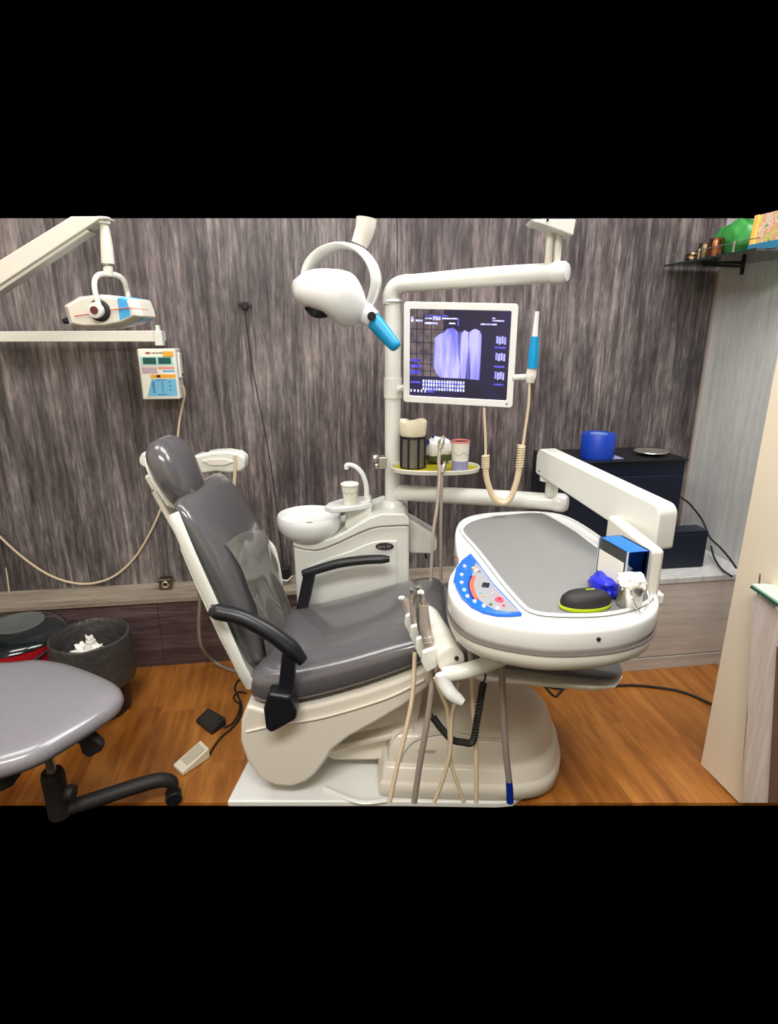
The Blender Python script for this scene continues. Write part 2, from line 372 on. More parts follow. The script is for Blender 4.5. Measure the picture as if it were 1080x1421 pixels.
# cream pillar (its left face runs towards the viewer)
PX_, PY_ = 1.425, 1.637
q1 = P(1082, 304, X=PX_); q2 = P(1082, 1114, X=PX_); q3 = P(1020, 1114, Z=0)
q3 = P(1026, 1114, X=PX_)
poly = [(PX_, PY_, 0), (PX_, PY_, 1.62), (PX_, P(1082, 452, X=PX_).y, 1.62), q2, q3]
struct(MB().prism(poly, (.5, 0, 0)).build('wall_pillar', M_CREAM, flat=True, origin=(PX_, PY_, 0)))
# unseen parts of the room shell that carry and return its light
struct(MB().box((.1, .5, 3.03), (4.6, 4.7, .06)).build('unseen_ceiling', M_UNSEENCEIL, flat=True))
struct(MB().box((.1, -1.85, 1.5), (4.6, .06, 3)).build('unseen_wall_front', M_CREAM, flat=True))
struct(MB().box((-2.25, .2, 1.5), (.06, 4, 3)).build('unseen_wall_left', M_CREAM, flat=True))

# ================================================================== DENTAL CHAIR
CA = R(-10.3); O = HV * 1.87
AX = V((math.cos(CA), math.sin(CA), 0)); BX = V((-math.sin(CA), math.cos(CA), 0))
def W(a, b, z): return O + AX * a + BX * b + ZV * z
chair = thing('dental_chair', 'grey vinyl dental chair with cream shell and black armrests on a white base', 'chair', W(0, 0, 0))
def sup(c, u, v, hu, hv, n=28, e=3.2):
    out = []
    for i in range(n):
        t = 2 * math.pi * i / n; cu, sv = math.cos(t), math.sin(t)
        out.append(c + u * (hu * math.copysign(abs(cu) ** (2 / e), cu)) + v * (hv * math.copysign(abs(sv) ** (2 / e), sv)))
    return out
def cushion(stations, e=3.4, n=32):
    """stations: (a, ztop, zbot, halfwidth)"""
    m = MB(); rs = []
    for a, zt, zb, hw in stations:
        rs.append(sup(W(a, 0, (zt + zb) / 2), BX, ZV, hw, (zt - zb) / 2, n, e))
    return m.rings(rs)
seat_st = [(-.452, .46, .42, .19), (-.447, .50, .395, .235), (-.425, .52, .378, .26), (-.38, .53, .374, .268), (-.30, .54, .384, .272), (-.20, .565, .412, .272), (-.08, .602, .452, .27), (.03, .638, .497, .265), (.10, .656, .53, .262), (.15, .664, .55, .258), (.19, .655, .57, .25), (.205, .63, .59, .22)]
cushion(seat_st).build('seat', M_VINYL, chair, sub=1)
leg_st = [(.185, .62, .58, .20), (.20, .645, .55, .235), (.24, .645, .53, .245), (.34, .618, .515, .24), (.5, .577, .49, .23), (.63, .545, .47, .222), (.72, .525, .462, .21), (.765, .51, .46, .19), (.785, .49, .466, .14)]
cushion(leg_st).build('leg_rest', M_VINYL, chair, sub=1)
leg_sh = [(.17, .56, .53, .22), (.3, .515, .49, .245), (.5, .49, .467, .236), (.66, .468, .448, .222), (.74, .46, .445, .20), (.78, .462, .452, .15)]
cushion(leg_sh, 5).build('leg_rest_shell', M_SHELL, chair)
# seat shell: side view polygon
side = [(-.452, .40), (-.476, .34), (-.484, .26), (-.468, .18), (-.43, .11), (-.38, .082), (-.32, .078), (-.27, .10), (-.235, .135), (-.205, .18), (-.175, .235), (-.12, .285), (-.03, .345), (.06, .41), (.13, .475), (.175, .55), (.16, .575), (.10, .535), (.03, .50), (-.08, .455), (-.20, .415), (-.30, .387), (-.38, .377)]
MB().prism([W(a, -.262, z) for a, z in side], BX * .524).build('seat_shell', M_SHELL, chair, bevel=.014, seg=3)
MB().tube([W(-.46, -.264, .30), W(-.36, -.266, .33), (W(-.2, -.266, .365)), W(0, -.266, .44), W(.12, -.266, .51)], .004, smooth=6).build('shell_bead', M_SHELL, chair)
# backrest
B0 = V((-.445, 0, .455)); BD = V((-.307, 0, .952)); BN = V((.952, 0, .307))
def WB(s, b, n): q = B0 + BD * s + BN * n; return W(q.x, b, q.z)
bd = (WB(1, 0, 0) - WB(0, 0, 0)); bn = (WB(0, 0, 1) - WB(0, 0, 0))
bst = [(.03, .15, .03, .02), (.045, .20, .028, .03), (.09, .222, .030, .036), (.2, .230, .038, .043), (.34, .238, .044, .048), (.43, .240, .042, .047), (.52, .234, .032, .042), (.58, .228, .020, .036), (.625, .215, .008, .030), (.645, .19, .002, .014)]
m = MB(); m.rings([sup(WB(s, 0, n), BX, bn, hw, hn, 32, 3) for s, hw, n, hn in bst]).build('backrest', M_VINYL, chair, sub=1)
shs = [(-.02, .20), (.03, .235), (.2, .25), (.4, .25), (.5, .245), (.56, .22), (.60, .18)]
m = MB(); m.rings([sup(WB(s, 0, -.012), BX, bn, hw, .017, 24, 5) for s, hw in shs]).build('backrest_shell', M_WHITE, chair)
for b in (-.246, .246):
    m = MB(); m.tube([WB(-.01, b * .93, .0), WB(.08, b, .002), WB(.3, b * 1.01, .004), WB(.45, b * 1.01, .003), WB(.56, b * .97, .0), WB(.61, b * .91, -.006)], .019, n=10, wdir=bn.normalized(), flat=.45).build('backrest_rim', M_WHITE, chair)
MB().tube([P(x, y, D=d) for x, y, d in ((371, 750, 2.11), (377, 762, 2.11), (382, 785, 2.11), (386, 815, 2.11), (385, 862, 2.11))], [.008, .017, .019, .019, .017], n=12, flat=.5, wdir=AX).build('backrest_wing', M_WHITE, chair)
# hinge behind the seat
m = MB(); m.prism([W(a, -.16, z) for a, z in ((-.49, .58), (-.46, .60), (-.43, .50), (-.40, .42), (-.43, .37), (-.47, .43))], BX * .32).build('hinge_cover', M_SHELL, chair, bevel=.01)
m = MB(); m.lathe([(.0, 0), (.07, 0), (.08, .01), (.08, .03), (.07, .04), (0, .04)], W(-.42, .12, .40), 32, BX).build('hinge_disc', M_SHELL, chair)
# headrest
HD = V((-.40, 0, .917)).normalized(); HN = V((.917, 0, .40)).normalized()
hc = P(244, 650, D=1.84)
hd = AX * HD.x + ZV * HD.z; hn = AX * HN.x + ZV * HN.z
hb = (BX - hd * 0).normalized()
m = MB(); m.rings([sup(hc + hd * s, hb, hn, hw, hh, 28, 2.6) for s, hw, hh in ((-.108, .05, .016), (-.102, .08, .034), (-.07, .104, .050), (0, .112, .057), (.06, .106, .052), (.095, .08, .038), (.108, .045, .016))]).build('headrest', M_VINYL, chair, sub=1)
m = MB(); m.rings([sup(hc + hd * s - hn * .040, hb, hn, hw, .006, 24, 3) for s, hw in ((-.112, .06), (-.09, .094), (0, .107), (.05, .09), (.075, .06))]).build('headrest_shell', M_WHITE2, chair)
q = P(207, 637, D=1.90)
m = MB(); m.lathe([(0, -.03), (.02, -.028), (.027, -.01), (.027, .01), (.02, .026), (0, .03)], q, 20, BX).build('headrest_knob', M_WHITE, chair)
m = MB(); m.box(hc - hn * .07 - hd * .03, (.05, .07, .10), (hn, BX, hd)).box(hc - hn * .085 - hd * .13, (.02, .09, .2), (hn, BX, hd)).build('headrest_bracket', M_WHITE2, chair, bevel=.01)
# armrests
def armrest(pts, rr, post, foot, name, hinge, fl=1.0):
    o = MB().tube(pts, rr, n=16, smooth=8, flat=fl, wdir=BX).build(name, M_BLACK, chair)
    MB().prism(post[0], post[1]).build('armrest_post', M_BLACK, o, bevel=.008)
    if hinge: MB().prism(hinge[0], hinge[1]).build('armrest_hinge', M_BLACK, o, bevel=.012, seg=3)
bb_ = -.325
pts = [P(x, y, D=d) for x, y, d in ((291, 845, 1.59), (302, 849, 1.59), (335, 857, 1.585), (372, 876, 1.58), (403, 899, 1.575), (421, 918, 1.57))]
def pl(pxs, D): return [P(x, y, D=D) for x, y in pxs]
armrest(pts, [.014, .025, .025, .026, .027, .017], (pl([(391, 905), (411, 910), (405, 985), (383, 985)], 1.56), HV * .045), None, 'armrest',
        (pl([(372, 962), (403, 967), (412, 988), (411, 1000), (376, 1019), (368, 1013), (365, 985)], 1.535), HV * .06))
pts = [P(x, y, D=d) for x, y, d in ((420, 796, 2.07), (435, 792, 2.07), (470, 782, 2.07), (505, 777, 2.07), (530, 776, 2.07), (541, 776, 2.07))]
armrest(pts, [.016, .02, .021, .021, .02, .013], (pl([(421, 797), (438, 797), (431, 830), (424, 855), (409, 855)], 2.06), HV * .035), None, 'armrest', None, .85)
# clear plastic cover hanging over the lower back
NU, NV = 44, 36; vs = []; fs = []
def backn(s, b):
    for i in range(len(bst) - 1):
        if s <= bst[i + 1][0] or i == len(bst) - 2:
            (s0, w0, c0, h0), (s1, w1, c1, h1) = bst[i], bst[i + 1]; t = min(1, max(0, (s - s0) / (s1 - s0))); break
    w_ = w0 + (w1 - w0) * t; return c0 + (c1 - c0) * t + (h0 + (h1 - h0) * t) * max(0, 1 - min(1, abs(b) / w_) ** 3) ** (1 / 3)
for i in range(NV + 1):
    v = i / NV
    for j in range(NU + 1):
        u = j / NU; s0_ = .385 + .075 * (1 - u) + .012 * math.sin(u * 5); s = s0_ - (s0_ - .02) * v; b = -.165 + .40 * u
        fold = (.5 + .5 * math.sin(b * 48 + s * 9 + 2 * noise.noise(V((b * 9, s * 6, 1))))) * .020 * v + .006 * (1 + noise.noise(V((b * 12, s * 12, 4))))
        vs.append(WB(s, b, backn(s, b) + .003 + fold))
for i in range(NV):
    for j in range(NU):
        a = i * (NU + 1) + j; fs.append((a, a + 1, a + NU + 2, a + NU + 1))
MB().add(vs, fs).build('plastic_cover', M_FILM, chair, ang=180)
# base cover
def bxy(pts): return [tuple(W(a, b, 0))[:2] for a, b in pts]
base_out = [(.0, -.235), (.12, -.24), (.30, -.24), (.44, -.235), (.55, -.20), (.615, -.11), (.64, 0), (.63, .10), (.59, .18), (.5, .225), (.3, .235), (.0, .235), (-.03, .2), (-.035, 0), (-.03, -.2)]
bo = bxy([tuple(q)[:2] for q in smooth_closed([V((a, b, 0)) for a, b in base_out], 5)])
MB().stack(bo, [(-.01, .022), (.0, .028), (.0, .075), (-.008, .083), (-.012, .088), (-.014, .13), (-.03, .14)], .8, .15).build('base_skirt', M_SHELL, chair, ang=60)
top_out = [(.02, -.20), (.12, -.205), (.30, -.205), (.42, -.20), (.52, -.165), (.58, -.09), (.605, 0), (.595, .09), (.555, .16), (.47, .195), (.3, .205), (.02, .205), (-.0, .17), (-.005, 0), (-.0, -.17)]
to = bxy([tuple(q)[:2] for q in smooth_closed([V((a, b, 0)) for a, b in top_out], 5)])
MB().stack(to, [(0, .14), (0, .15), (-.006, .19), (-.018, .222), (-.035, .240)], .8, .262).build('base_cover', M_SHELL, chair, ang=60)
MB().tube([W(.05, -.205, .152), W(.055, -.203, .185), W(.10, -.19, .228), W(.20, -.175, .244), W(.33, -.185, .232), (W(.45, -.17, .222)), W(.52, -.14, .213)], .0045, n=8).build('cover_bead', M_WHITE2, chair)
MB().box(W(.135, -.199, .187), (.06, .004, .014), (AX, BX, ZV)).build('name_plate', mat('faint_badge', (196, 182, 160), .5), chair, bevel=.001)
# lift arm between seat shell and base
MB().prism([W(a, -.12, z) for a, z in ((-.24, .10), (-.20, .07), (-.05, .075), (.06, .09), (.10, .20), (.13, .40), (.02, .36), (-.10, .26), (-.2, .17))], BX * .24).build('lift_arm', M_SHELL, chair, bevel=.015)
MB().box(W(-.05, 0, .20), (.3, .34, .022), (V((AX.x, AX.y, .28)).normalized(), BX, (ZV - AX * .28).normalized())).build('lift_cover', M_SHELL, chair, bevel=.008)
# white plate on the floor
pf = P(315, 1114, Z=.02); pbk = P(347, 1000, Z=.02)
fr_ = [P(315, 1112, Z=.024), P(560, 1112, Z=.024), P(690, 1114, Z=.024), P(712, 1112, Z=.024), P(727, 1101, Z=.024), W(.46, -.1, 0), W(.46, .2, 0), W(-.50, .2, 0)]
m = MB(); m.prism([V((p.x, p.y, 0)) for p in fr_], (0, 0, .024)).build('floor_plate', M_PLATE, chair, bevel=.006, seg=3)
MB().tube([W(-.22, -.2, .026), W(-.15, -.24, .03), W(-.08, -.265, .03), W(.0, -.25, .028)], .011, flat=.5, wdir=BX).build('plate_ridge', M_PLATE, chair)
MB().lathe([(0, 0), (.005, 0), (.004, .003), (0, .003)], P(478, 1103, Z=.024), 10).build('screw', M_BLACK, chair)

# ================================================================== CUSPIDOR UNIT AND POLE
D0 = 2.17
cusp = thing('cuspidor_unit', 'white spittoon unit with round basin, curved spout and dark oval badge', 'dental unit', cam_pt(-.14, 2.28, 0))
bot = lambda x: [P(x, 900, D=D0)]
def at0(x, y, D=D0): return P(x, y, D=D)
body = [at0(407, 758), at0(420, 762), at0(436, 764), at0(447, 762), at0(458, 758), at0(470, 753), at0(487, 745), at0(500, 739), at0(513, 734), at0(526, 731), at0(540, 730), at0(568, 729)]
xl, xr = at0(412, 800).dot(RV), at0(570, 800).dot(RV)
body += [cam_pt(xr, D0, 0), cam_pt(xl, D0, 0)]
MB().prism(body, HV * .25).build('body', M_WHITE, cusp, bevel=.01, seg=3)
cap = [at0(407, 748), at0(440, 751), at0(462, 746), at0(480, 737), at0(497, 727), at0(513, 718), at0(530, 712), at0(562, 712), at0(568, 718), at0(569, 728), at0(540, 729), at0(526, 730), at0(513, 733), at0(500, 738), at0(487, 744), at0(470, 752), at0(458, 757), at0(447, 761), at0(436, 763), at0(420, 761), at0(407, 757)]
MB().prism([p - HV * .01 for p in cap], HV * .27).build('top_shell', M_WHITE, cusp, bevel=.006, seg=3)
fp = [at0(428, 785), at0(460, 773), at0(491, 763), at0(506, 756), at0(518, 752), at0(530, 750), at0(551, 750), at0(551, 900), at0(428, 900)]
MB().prism([p - HV * .006 for p in fp], HV * .02).build('front_panel', M_WHITE, cusp, bevel=.004, seg=3)
bc = at0(534, 758, D0 - .008)
o = MB().lathe([(0, -.001), (.036, -.001), (.036, .003), (.033, .005), (0, .005)], bc, 28, -HV, RV, 1, .42).build('badge', mat('dark_badge', (58, 56, 62), .3, metal=.3), cusp)
m = MB()
for k, (u, hgt) in enumerate(((-.020, .010), (-.014, .006), (-.008, .006), (-.002, .007), (.008, .010), (.016, .006))):
    c = bc - HV * .0058 + RV * u * 1.2 + ZV * (u * .12)
    m.box(c + RV * .0015, (.0014, .001, hgt), (RV, HV, ZV)).box(c + ZV * hgt * .4, (.004, .001, .0014), (RV, HV, ZV)).box(c - ZV * hgt * .4 * (k % 2 * 2 - 1), (.004, .001, .0014), (RV, HV, ZV))
m.build('badge_lettering', M_PALEPINK, o)
MB().prism(pl([(566, 719), (603, 741), (607, 750), (607, 764), (600, 770), (568, 769)], 2.26), HV * .1).build('side_box', M_WHITE, cusp, bevel=.012, seg=3)
# basin
bcn = P(429, 713, D=2.24); bz = bcn.z; s_ = 2.33 / 811
r0 = 45 * s_
MB().lathe([(0, -.105), (.07, -.105), (.075, -.095), (r0 * .80, -.085), (r0 * .96, -.055), (r0, -.025), (r0 * .985, -.008), (r0 * .955, 0), (r0 * .92, -.006), (r0 * .88, -.022), (r0 * .70, -.034), (r0 * .3, -.040), (.01, -.042), (0, -.042)], bcn, 48).build('basin', M_BRIGHT, cusp)
MB().lathe([(0, 0), (.014, 0), (.014, .003), (0, .003)], bcn - ZV * .0405, 16).build('drain', M_CHROME, cusp)
for u in ((.02, .03), (-.03, -.01), (.0, -.05)):
    pass
# spout pillar and cup tongue
tz = P(485, 694, D=2.26).z
tong = [P(x, y, Z=tz) for x, y in ((450, 702), (456, 697), (472, 692), (490, 689), (512, 687), (517, 690), (517, 697), (500, 701), (480, 704), (460, 705))]
MB().prism(tong, (0, 0, -.022)).build('cup_rest', M_BRIGHT, cusp, bevel=.006, seg=3)
MB().prism(pl([(482, 703), (515, 692), (517, 722), (476, 745)], 2.22), HV * .08).build('spout_pillar', M_WHITE, cusp, bevel=.01, seg=3)
MB().tube(pl([(509, 694), (509, 680), (507, 668), (502, 656), (494, 648), (486, 645), (481, 646), (481, 651)], 2.27), [.0115, .011, .010, .010, .0095, .009, .0095, .009], n=14).build('spout', M_BRIGHT, cusp)
# pole foot collar
pc = P(545, 712, D=2.28)
MB().lathe([(0, -.02), (.062, -.02), (.06, .0), (.052, .014), (.046, .02), (.042, .05), (.036, .056), (0, .056)], pc, 32).build('pole_collar', M_WHITE, cusp)
# pole and upper tube
pole = thing('instrument_pole', 'white upright pole with upper cross tube and lower arm tube', 'pole', pc)
pt = [P(544, y, D=2.28) for y in (712, 640, 560, 480, 425)]
def zfix(p): return p
xp = pc.dot(RV)
pp = [cam_pt(xp, 2.28, z) for z in (pc.z, pc.z + .3, P(544, 415, D=2.28).z)]
MB().tube([pp[0], pp[1], pp[2]], .0315, n=24, smooth=0).build('pole', M_WHITE, pole)
top = [P(543, 421, D=2.28), P(544, 408, D=2.275), P(549, 399, D=2.27), P(560, 394, D=2.26), P(580, 392.5, D=2.24), P(640, 387, D=2.16), P(700, 382.5, D=2.08), P(772, 378.5, D=1.985)]
MB().tube(top, [.0315, .0315, .0315, .0315, .031, .031, .031, .031], n=24, smooth=5).build('cross_tube', M_WHITE, pole)
e1, e2 = P(772, 378.5, D=1.985), P(783, 377.8, D=1.97)
MB().lathe([(0, 0), (.0335, 0), (.0345, .01), (.033, .035), (.026, .045), (0, .048)], e1 - (e2 - e1) * .3, 24, (e2 - e1)).build('end_cap', M_BRIGHT, pole)
MB().lathe([(.0, 0), (.036, 0), (.038, .004), (.036, .01), (0, .01)], cam_pt(xp, 2.28, P(544, 420, D=2.28).z), 28).build('collar', M_BRIGHT, pole)
MB().lathe([(0, 0), (.0345, 0), (.0345, .075), (0, .075)], cam_pt(xp, 2.28, P(544, 552, D=2.28).z), 28).build('sleeve', M_WHITE, pole)
for dx in (-.0135, .0135):
    q = P(766.5, 368, D=1.99) + RV * dx
    MB().tube([q, q + ZV * .128], .0115, n=12, smooth=0).build('post_rod', M_WHITE2, pole)
MB().prism(pl([(738, 304), (800, 304), (796, 327), (752, 311), (742, 309)], 1.93), HV * .09).build('arm_housing', M_WHITE, pole, bevel=.004)
MB().lathe([(0, 0), (.004, 0), (.004, .002), (0, .002)], P(760, 305.5, D=1.93), 10, -HV).build('screw', M_BLACK, pole)
la = [P(548, 683, D=2.28), P(600, 686, D=2.22), P(700, 692, D=2.12), P(772, 697, D=2.05)]
MB().tube(la, .032, n=24, smooth=0).build('lower_arm', M_WHITE, pole)
e1, e2 = la[-1], P(783, 698, D=2.035)
MB().lathe([(0, 0), (.0345, 0), (.0355, .01), (.034, .035), (.025, .047), (0, .05)], e1 - (e2 - e1) * .2, 24, (e2 - e1)).build('end_cap', M_BRIGHT, pole)
q = P(765, 688, D=2.05)
MB().tube([q, q + ZV * .075], .023, n=20, smooth=0).build('arm_pivot', M_WHITE, pole)
# clamp at the shelf
q = P(526, 641, D=2.21)
m = MB(); m.box(q + RV * .015, (.03, .05, .045), (RV, HV, ZV)).lathe([(0, 0), (.012, 0), (.016, .006), (.016, .018), (.010, .024), (0, .024)], q + ZV * .014 - RV * .002, 14, -RV).lathe([(0, 0), (.010, 0), (.012, .005), (.012, .014), (0, .018)], q - ZV * .014, 14, -RV)
m.build('clamp', M_CHROME, pole, bevel=.003)

# small oval shelf on the pole
sh = thing('oval_shelf', 'small white rimmed oval tray shelf with yellow mat on the pole', 'shelf', P(603, 650, D=2.12))
sz = P(603, 655, D=2.10).z
def disc(cx, cy, rx, ry, z, k=40):
    c = P(cx, cy, Z=z); return [tuple(c + RV * (rx * math.cos(t)) + HV * (ry * math.sin(t)))[:2] for t in [2 * math.pi * i / k for i in range(k)]]
c = P(604, 647, Z=sz)
def ov(rx, ry): return [tuple(c + RV * (rx * math.copysign(abs(math.cos(t)) ** .8, math.cos(t))) + HV * (ry * math.copysign(abs(math.sin(t)) ** .9, math.sin(t))))[:2] for t in [2 * math.pi * i / 48 for i in range(48)]]
MB().stack(ov(.172, .098), [(-.02, sz - .018), (-.004, sz - .014), (0, sz), (-.002, sz + .003), (-.006, sz + .002), (-.008, sz - .006), (-.01, sz - .008)]).build('tray', M_WHITE2, sh)
MB().stack(ov(.162, .088), [(0, sz - .008), (0, sz - .005), (-.002, sz - .004)]).build('mat', M_YEL, sh)
stz = sz - .004
# mesh cup with tissue roll
c1 = P(573, 648, Z=stz)
cup = thing('mesh_pen_cup', 'black mesh holder on the oval shelf stuffed with a cream tissue roll', 'holder', c1)
hh = .123
MB().lathe([(0, 0), (.049, 0), (.049, .004), (0, .004)], c1, 24).build('base', M_BLACK, cup); m = MB()
m.lathe([(.0495, hh - .008), (.0515, hh - .008), (.0515, hh), (.0495, hh), (.0495, hh - .008)], c1, 24)
m.build('rim', M_BLACK, cup)
m = MB(); m.lathe([(.046, .004), (.047, .004), (.047, hh - .006), (.046, hh - .006), (.046, .004)], c1, 24).build('mesh_wall', mat('grey_mesh', (118, 112, 104), .5, metal=.4, var=.3, vscale=300), cup)
for k in range(8):
    t = 2 * math.pi * k / 8 + .25; MB().box(c1 + V((math.cos(t), math.sin(t), 0)) * .0485 + ZV * hh / 2, (.007, .007, hh), (V((math.cos(t), math.sin(t), 0)), V((-math.sin(t), math.cos(t), 0)), ZV)).build('upright', M_BLACK, cup)
m = MB(); rs = []
for h_, r_ in ((.03, .03), (.10, .04), (.122, .046), (.14, .051), (.17, .052), (.178, .049), (.179, .03), (.165, .012)):
    rs.append([c1 + V((math.cos(t), math.sin(t), 0)) * (r_ * (1 + .04 * math.sin(5 * t + h_ * 40))) + ZV * (h_ + .005 * math.sin(3 * t)) for t in [2 * math.pi * k / 28 for k in range(28)]])
tag(m.rings(rs).build('tissue_roll', M_CREAMT), 'cream tissue roll standing in the black mesh holder', 'tissue')
# soft packet and cup
c2 = P(608, 643, Z=stz)
bagt = thing('tissue_packet', 'white and blue plastic packet lying on the oval shelf behind the cup', 'packet', c2)
def blob(c, ax, sz_, seed, amp=.18, nn=(20, 14), fr=2.2):
    vs = []; fs = []; a, b = nn
    rs = []
    for i in range(b + 1):
        ph = math.pi * i / b; r_ = []
        for j in range(a):
            t = 2 * math.pi * j / a; d = V((math.sin(ph) * math.cos(t), math.sin(ph) * math.sin(t), math.cos(ph)))
            d2 = V([math.copysign(abs(q) ** .8, q) for q in d]); k = 1 + amp * noise.noise(d * fr + V((seed, seed * 2, 0)))
            r_.append(c + ax[0] * (d2.x * sz_[0] * k) + ax[1] * (d2.y * sz_[1] * k) + ax[2] * (d2.z * sz_[2] * k))
        rs.append(r_)
    return MB().rings(rs)
BXS = (RV, HV, ZV)
blob(c2 + ZV * .062, BXS, (.056, .032, .043), 3).build('packet_body', M_BRIGHT, bagt)
blob(c2 + ZV * .027, BXS, (.050, .030, .026), 5).build('packet_base', mat('olive_print', (70, 78, 40), .4), bagt)
for x, y, rr_ in ((592, 613, .012), (601, 606, .006), (627, 612, .006), (611, 613, .010)):
    MB().lathe([(0, 0), (rr_, 0), (rr_, .002), (0, .003)], P(x, y, D=c2.dot(HV) - .034), 16, -HV).build('print_spot', M_DEEPBLUE if x != 611 else mat('pale_green_print', (150, 170, 140), .5), bagt)
c3 = P(638, 653, Z=stz)
pcup = thing('paper_cup', 'paper cup with pink rim and lilac waves standing on the oval shelf', 'cup', c3)
MB().lathe([(0, 0), (.030, 0), (.0305, .038), (.0305, .038), (.031, .04)], c3, 28).build('cup_band', M_LILAC, pcup)
MB().lathe([(.0305, .038), (.034, .108), (.0335, .108), (.029, .045)], c3, 28).build('cup_wall', M_PAPER, pcup)
MB().lathe([(.0335, .108), (.0355, .108), (.0355, .114), (.033, .115), (.032, .108)], c3, 28).build('cup_rim', mat('pink_rim', (226, 140, 130), .5), pcup)
m = MB(); m.tube([c3 + (-HV * math.cos(t) + RV * math.sin(t)) * (.0332) + ZV * (.068 + .006 * math.sin(t * 5)) for t in [-1 + .12 * k for k in range(18)]], .0009, n=5, smooth=0).build('cup_print', M_LILAC, pcup)
# triple syringe pair hanging in front of the shelf
for pts, lb, rr_ in ((((616, 605), (611, 622), (609, 640), (610, 660), (607, 700), (601, 745), (598, 806)), 'grey hose with steel nozzle hanging in front of the oval shelf, the one curving left', .0062), (((618, 640), (614, 655), (613, 680), (612, 720), (612, 760), (612, 806)), 'grey hose hanging straight down in front of the oval shelf', .0058)):
    d = [1.99] * len(pts)
    p3 = [P(x, y, D=2.0 - .0003 * (y - 600)) for x, y in pts]
    t = thing('suction_hose', lb, 'hose', p3[-1])
    MB().tube(p3, rr_, n=10).build('hose', M_HOSEG if rr_ < .006 else M_STEELM, t)
    MB().tube([p3[0], p3[0] * .5 + p3[1] * .5, p3[1]], [rr_ * .5, rr_ * 1.6, rr_ * 1.7], n=12).build('nozzle', M_CHROME, t)
# paper cup on the spittoon
c4 = P(486, 699, Z=tz + .001)
pc2 = thing('paper_cup', 'pale paper cup with faint green leaf band under the spout', 'cup', c4)
MB().lathe([(0, 0), (.024, 0), (.029, .06), (.033, .078), (.0325, .078), (.026, .02), (0, .006)], c4, 28).build('cup_wall', M_PAPER, pc2)
MB().lathe([(.032, .076), (.035, .076), (.036, .080), (.034, .083), (.032, .080)], c4, 28).build('cup_rim', M_PAPER, pc2)
mg = mat('faint_green_print', (132, 160, 110), .6)
for k in range(7):
    t = -1.1 + k * .36; q = c4 + (-HV * math.cos(t) + RV * math.sin(t)) * .0290 + ZV * (.047 + .004 * (k % 2))
    MB().lathe([(0, 0), (.0035, 0), (.002, .0012), (0, .0014)], q, 8, (-HV * math.cos(t) + RV * math.sin(t))).build('leaf_print', mg, pc2)

# ================================================================== MONITOR
mtl, mtr, mbl, mbr = P(563, 420, D=2.105), P(721, 420, D=2.02), P(559, 556, D=2.105), P(711, 567, D=2.02)
mu_ = ((mtr + mbr) / 2 - (mtl + mbl) / 2); mw = mu_.length; mu_.normalize(); mc = (mtl + mtr + mbl + mbr) / 4
mn = mu_.cross(ZV).normalized(); mv = ZV; mh = (((mtl + mtr) - (mbl + mbr)) / 2).z
mon = thing('monitor', 'white framed flat monitor showing a purple dental x-ray', 'monitor', mc)
def MP(u, v, n=0): return mc + mu_ * u + mv * v + mn * n
def ring_frame(ow, oh, iw, ih, r, n0, n1):
    a = rrect(ow, oh, r, 4); b = rrect(iw, ih, .004, 4)
    return MB().rings([[MP(x, y, n0) for x, y in a], [MP(x, y, n1) for x, y in a], [MP(x, y, n1) for x, y in b], [MP(x, y, n0) for x, y in b]], closed=True)
iw, ih = mw - .044, mh - .048
ring_frame(mw, mh, iw, ih, .012, -.012, .012).build('bezel', M_BRIGHT, mon, bevel=.003)
MB().rings([[MP(x * k, y * k, n) for x, y in rrect(mw, mh, .012, 4)] for k, n in ((.99, -.01), (.99, -.03), (.85, -.045), (.5, -.05))]).build('back_case', M_WHITE, mon)
scr = MB().box(MP(0, 0, .004), (iw, ih, .006), (mu_, mv, mn)).build('screen', M_SCR, mon, flat=True)
def sx(x): return (x - 134) / (835 - 134) * iw - iw / 2       # from the enlarged view of the screen
def sy(y): return ih / 2 - (y - 95) / (705 - 95) * ih
def quads(lst, name, m_, off=.0075):
    q = MB()
    for x0, y0, x1, y1 in lst: q.add([MP(sx(x0), sy(y1), off), MP(sx(x1), sy(y1), off), MP(sx(x1), sy(y0), off), MP(sx(x0), sy(y0), off)], [(0, 1, 2, 3)])
    return q.build(name, m_, scr, flat=True)
quads([(136, 96, 372, 560)], 'painted_reflection', M_SCRREFL, .0072)  # room reflection painted onto the left of the screen
quads([(x, 96, x + 6, 560) for x in (180, 228, 284)] + [(136, y, 372, y + 5) for y in (150, 228, 320, 400, 470, 520)], 'painted_reflection_grid', M_SCR, .0074)  # dark bars belonging to the painted reflection
for q_ in ((136, 440, 215, 458), (136, 478, 215, 500), (136, 520, 215, 545), (140, 600, 215, 612)): quads([q_], 'screen_blue_bar', M_SCRBLU, .0076)
def poly_s(pts, name, m_, off): return MB().add([MP(sx(x), sy(y), off) for x, y in pts], [tuple(range(len(pts)))]).build(name, m_, scr, flat=True)
poly_s([(310, 290), (345, 262), (372, 250), (400, 222), (440, 214), (472, 240), (475, 300), (480, 400), (496, 470), (500, 565), (356, 565), (325, 530), (308, 490)], 'tooth_image', M_XRAY, .0078)
poly_s([(500, 250), (520, 228), (545, 240), (552, 330), (545, 450), (540, 565), (505, 565), (498, 420)], 'tooth_image', M_XRAY, .0078)
poly_s([(556, 240), (580, 222), (600, 218), (628, 232), (640, 270), (640, 450), (634, 568), (575, 568), (568, 430), (556, 330)], 'tooth_image', M_XRAY, .0078)
poly_s([(470, 240), (560, 240), (640, 250), (640, 570), (470, 565)], 'tooth_gap_image', M_XRAYD, .0076)
th = []
for y0 in (262, 376, 506):
    for k in range(4): th.append((742 + k * 18, y0 + (k % 2) * 5, 756 + k * 18, y0 + 50 + (k % 2) * 6))
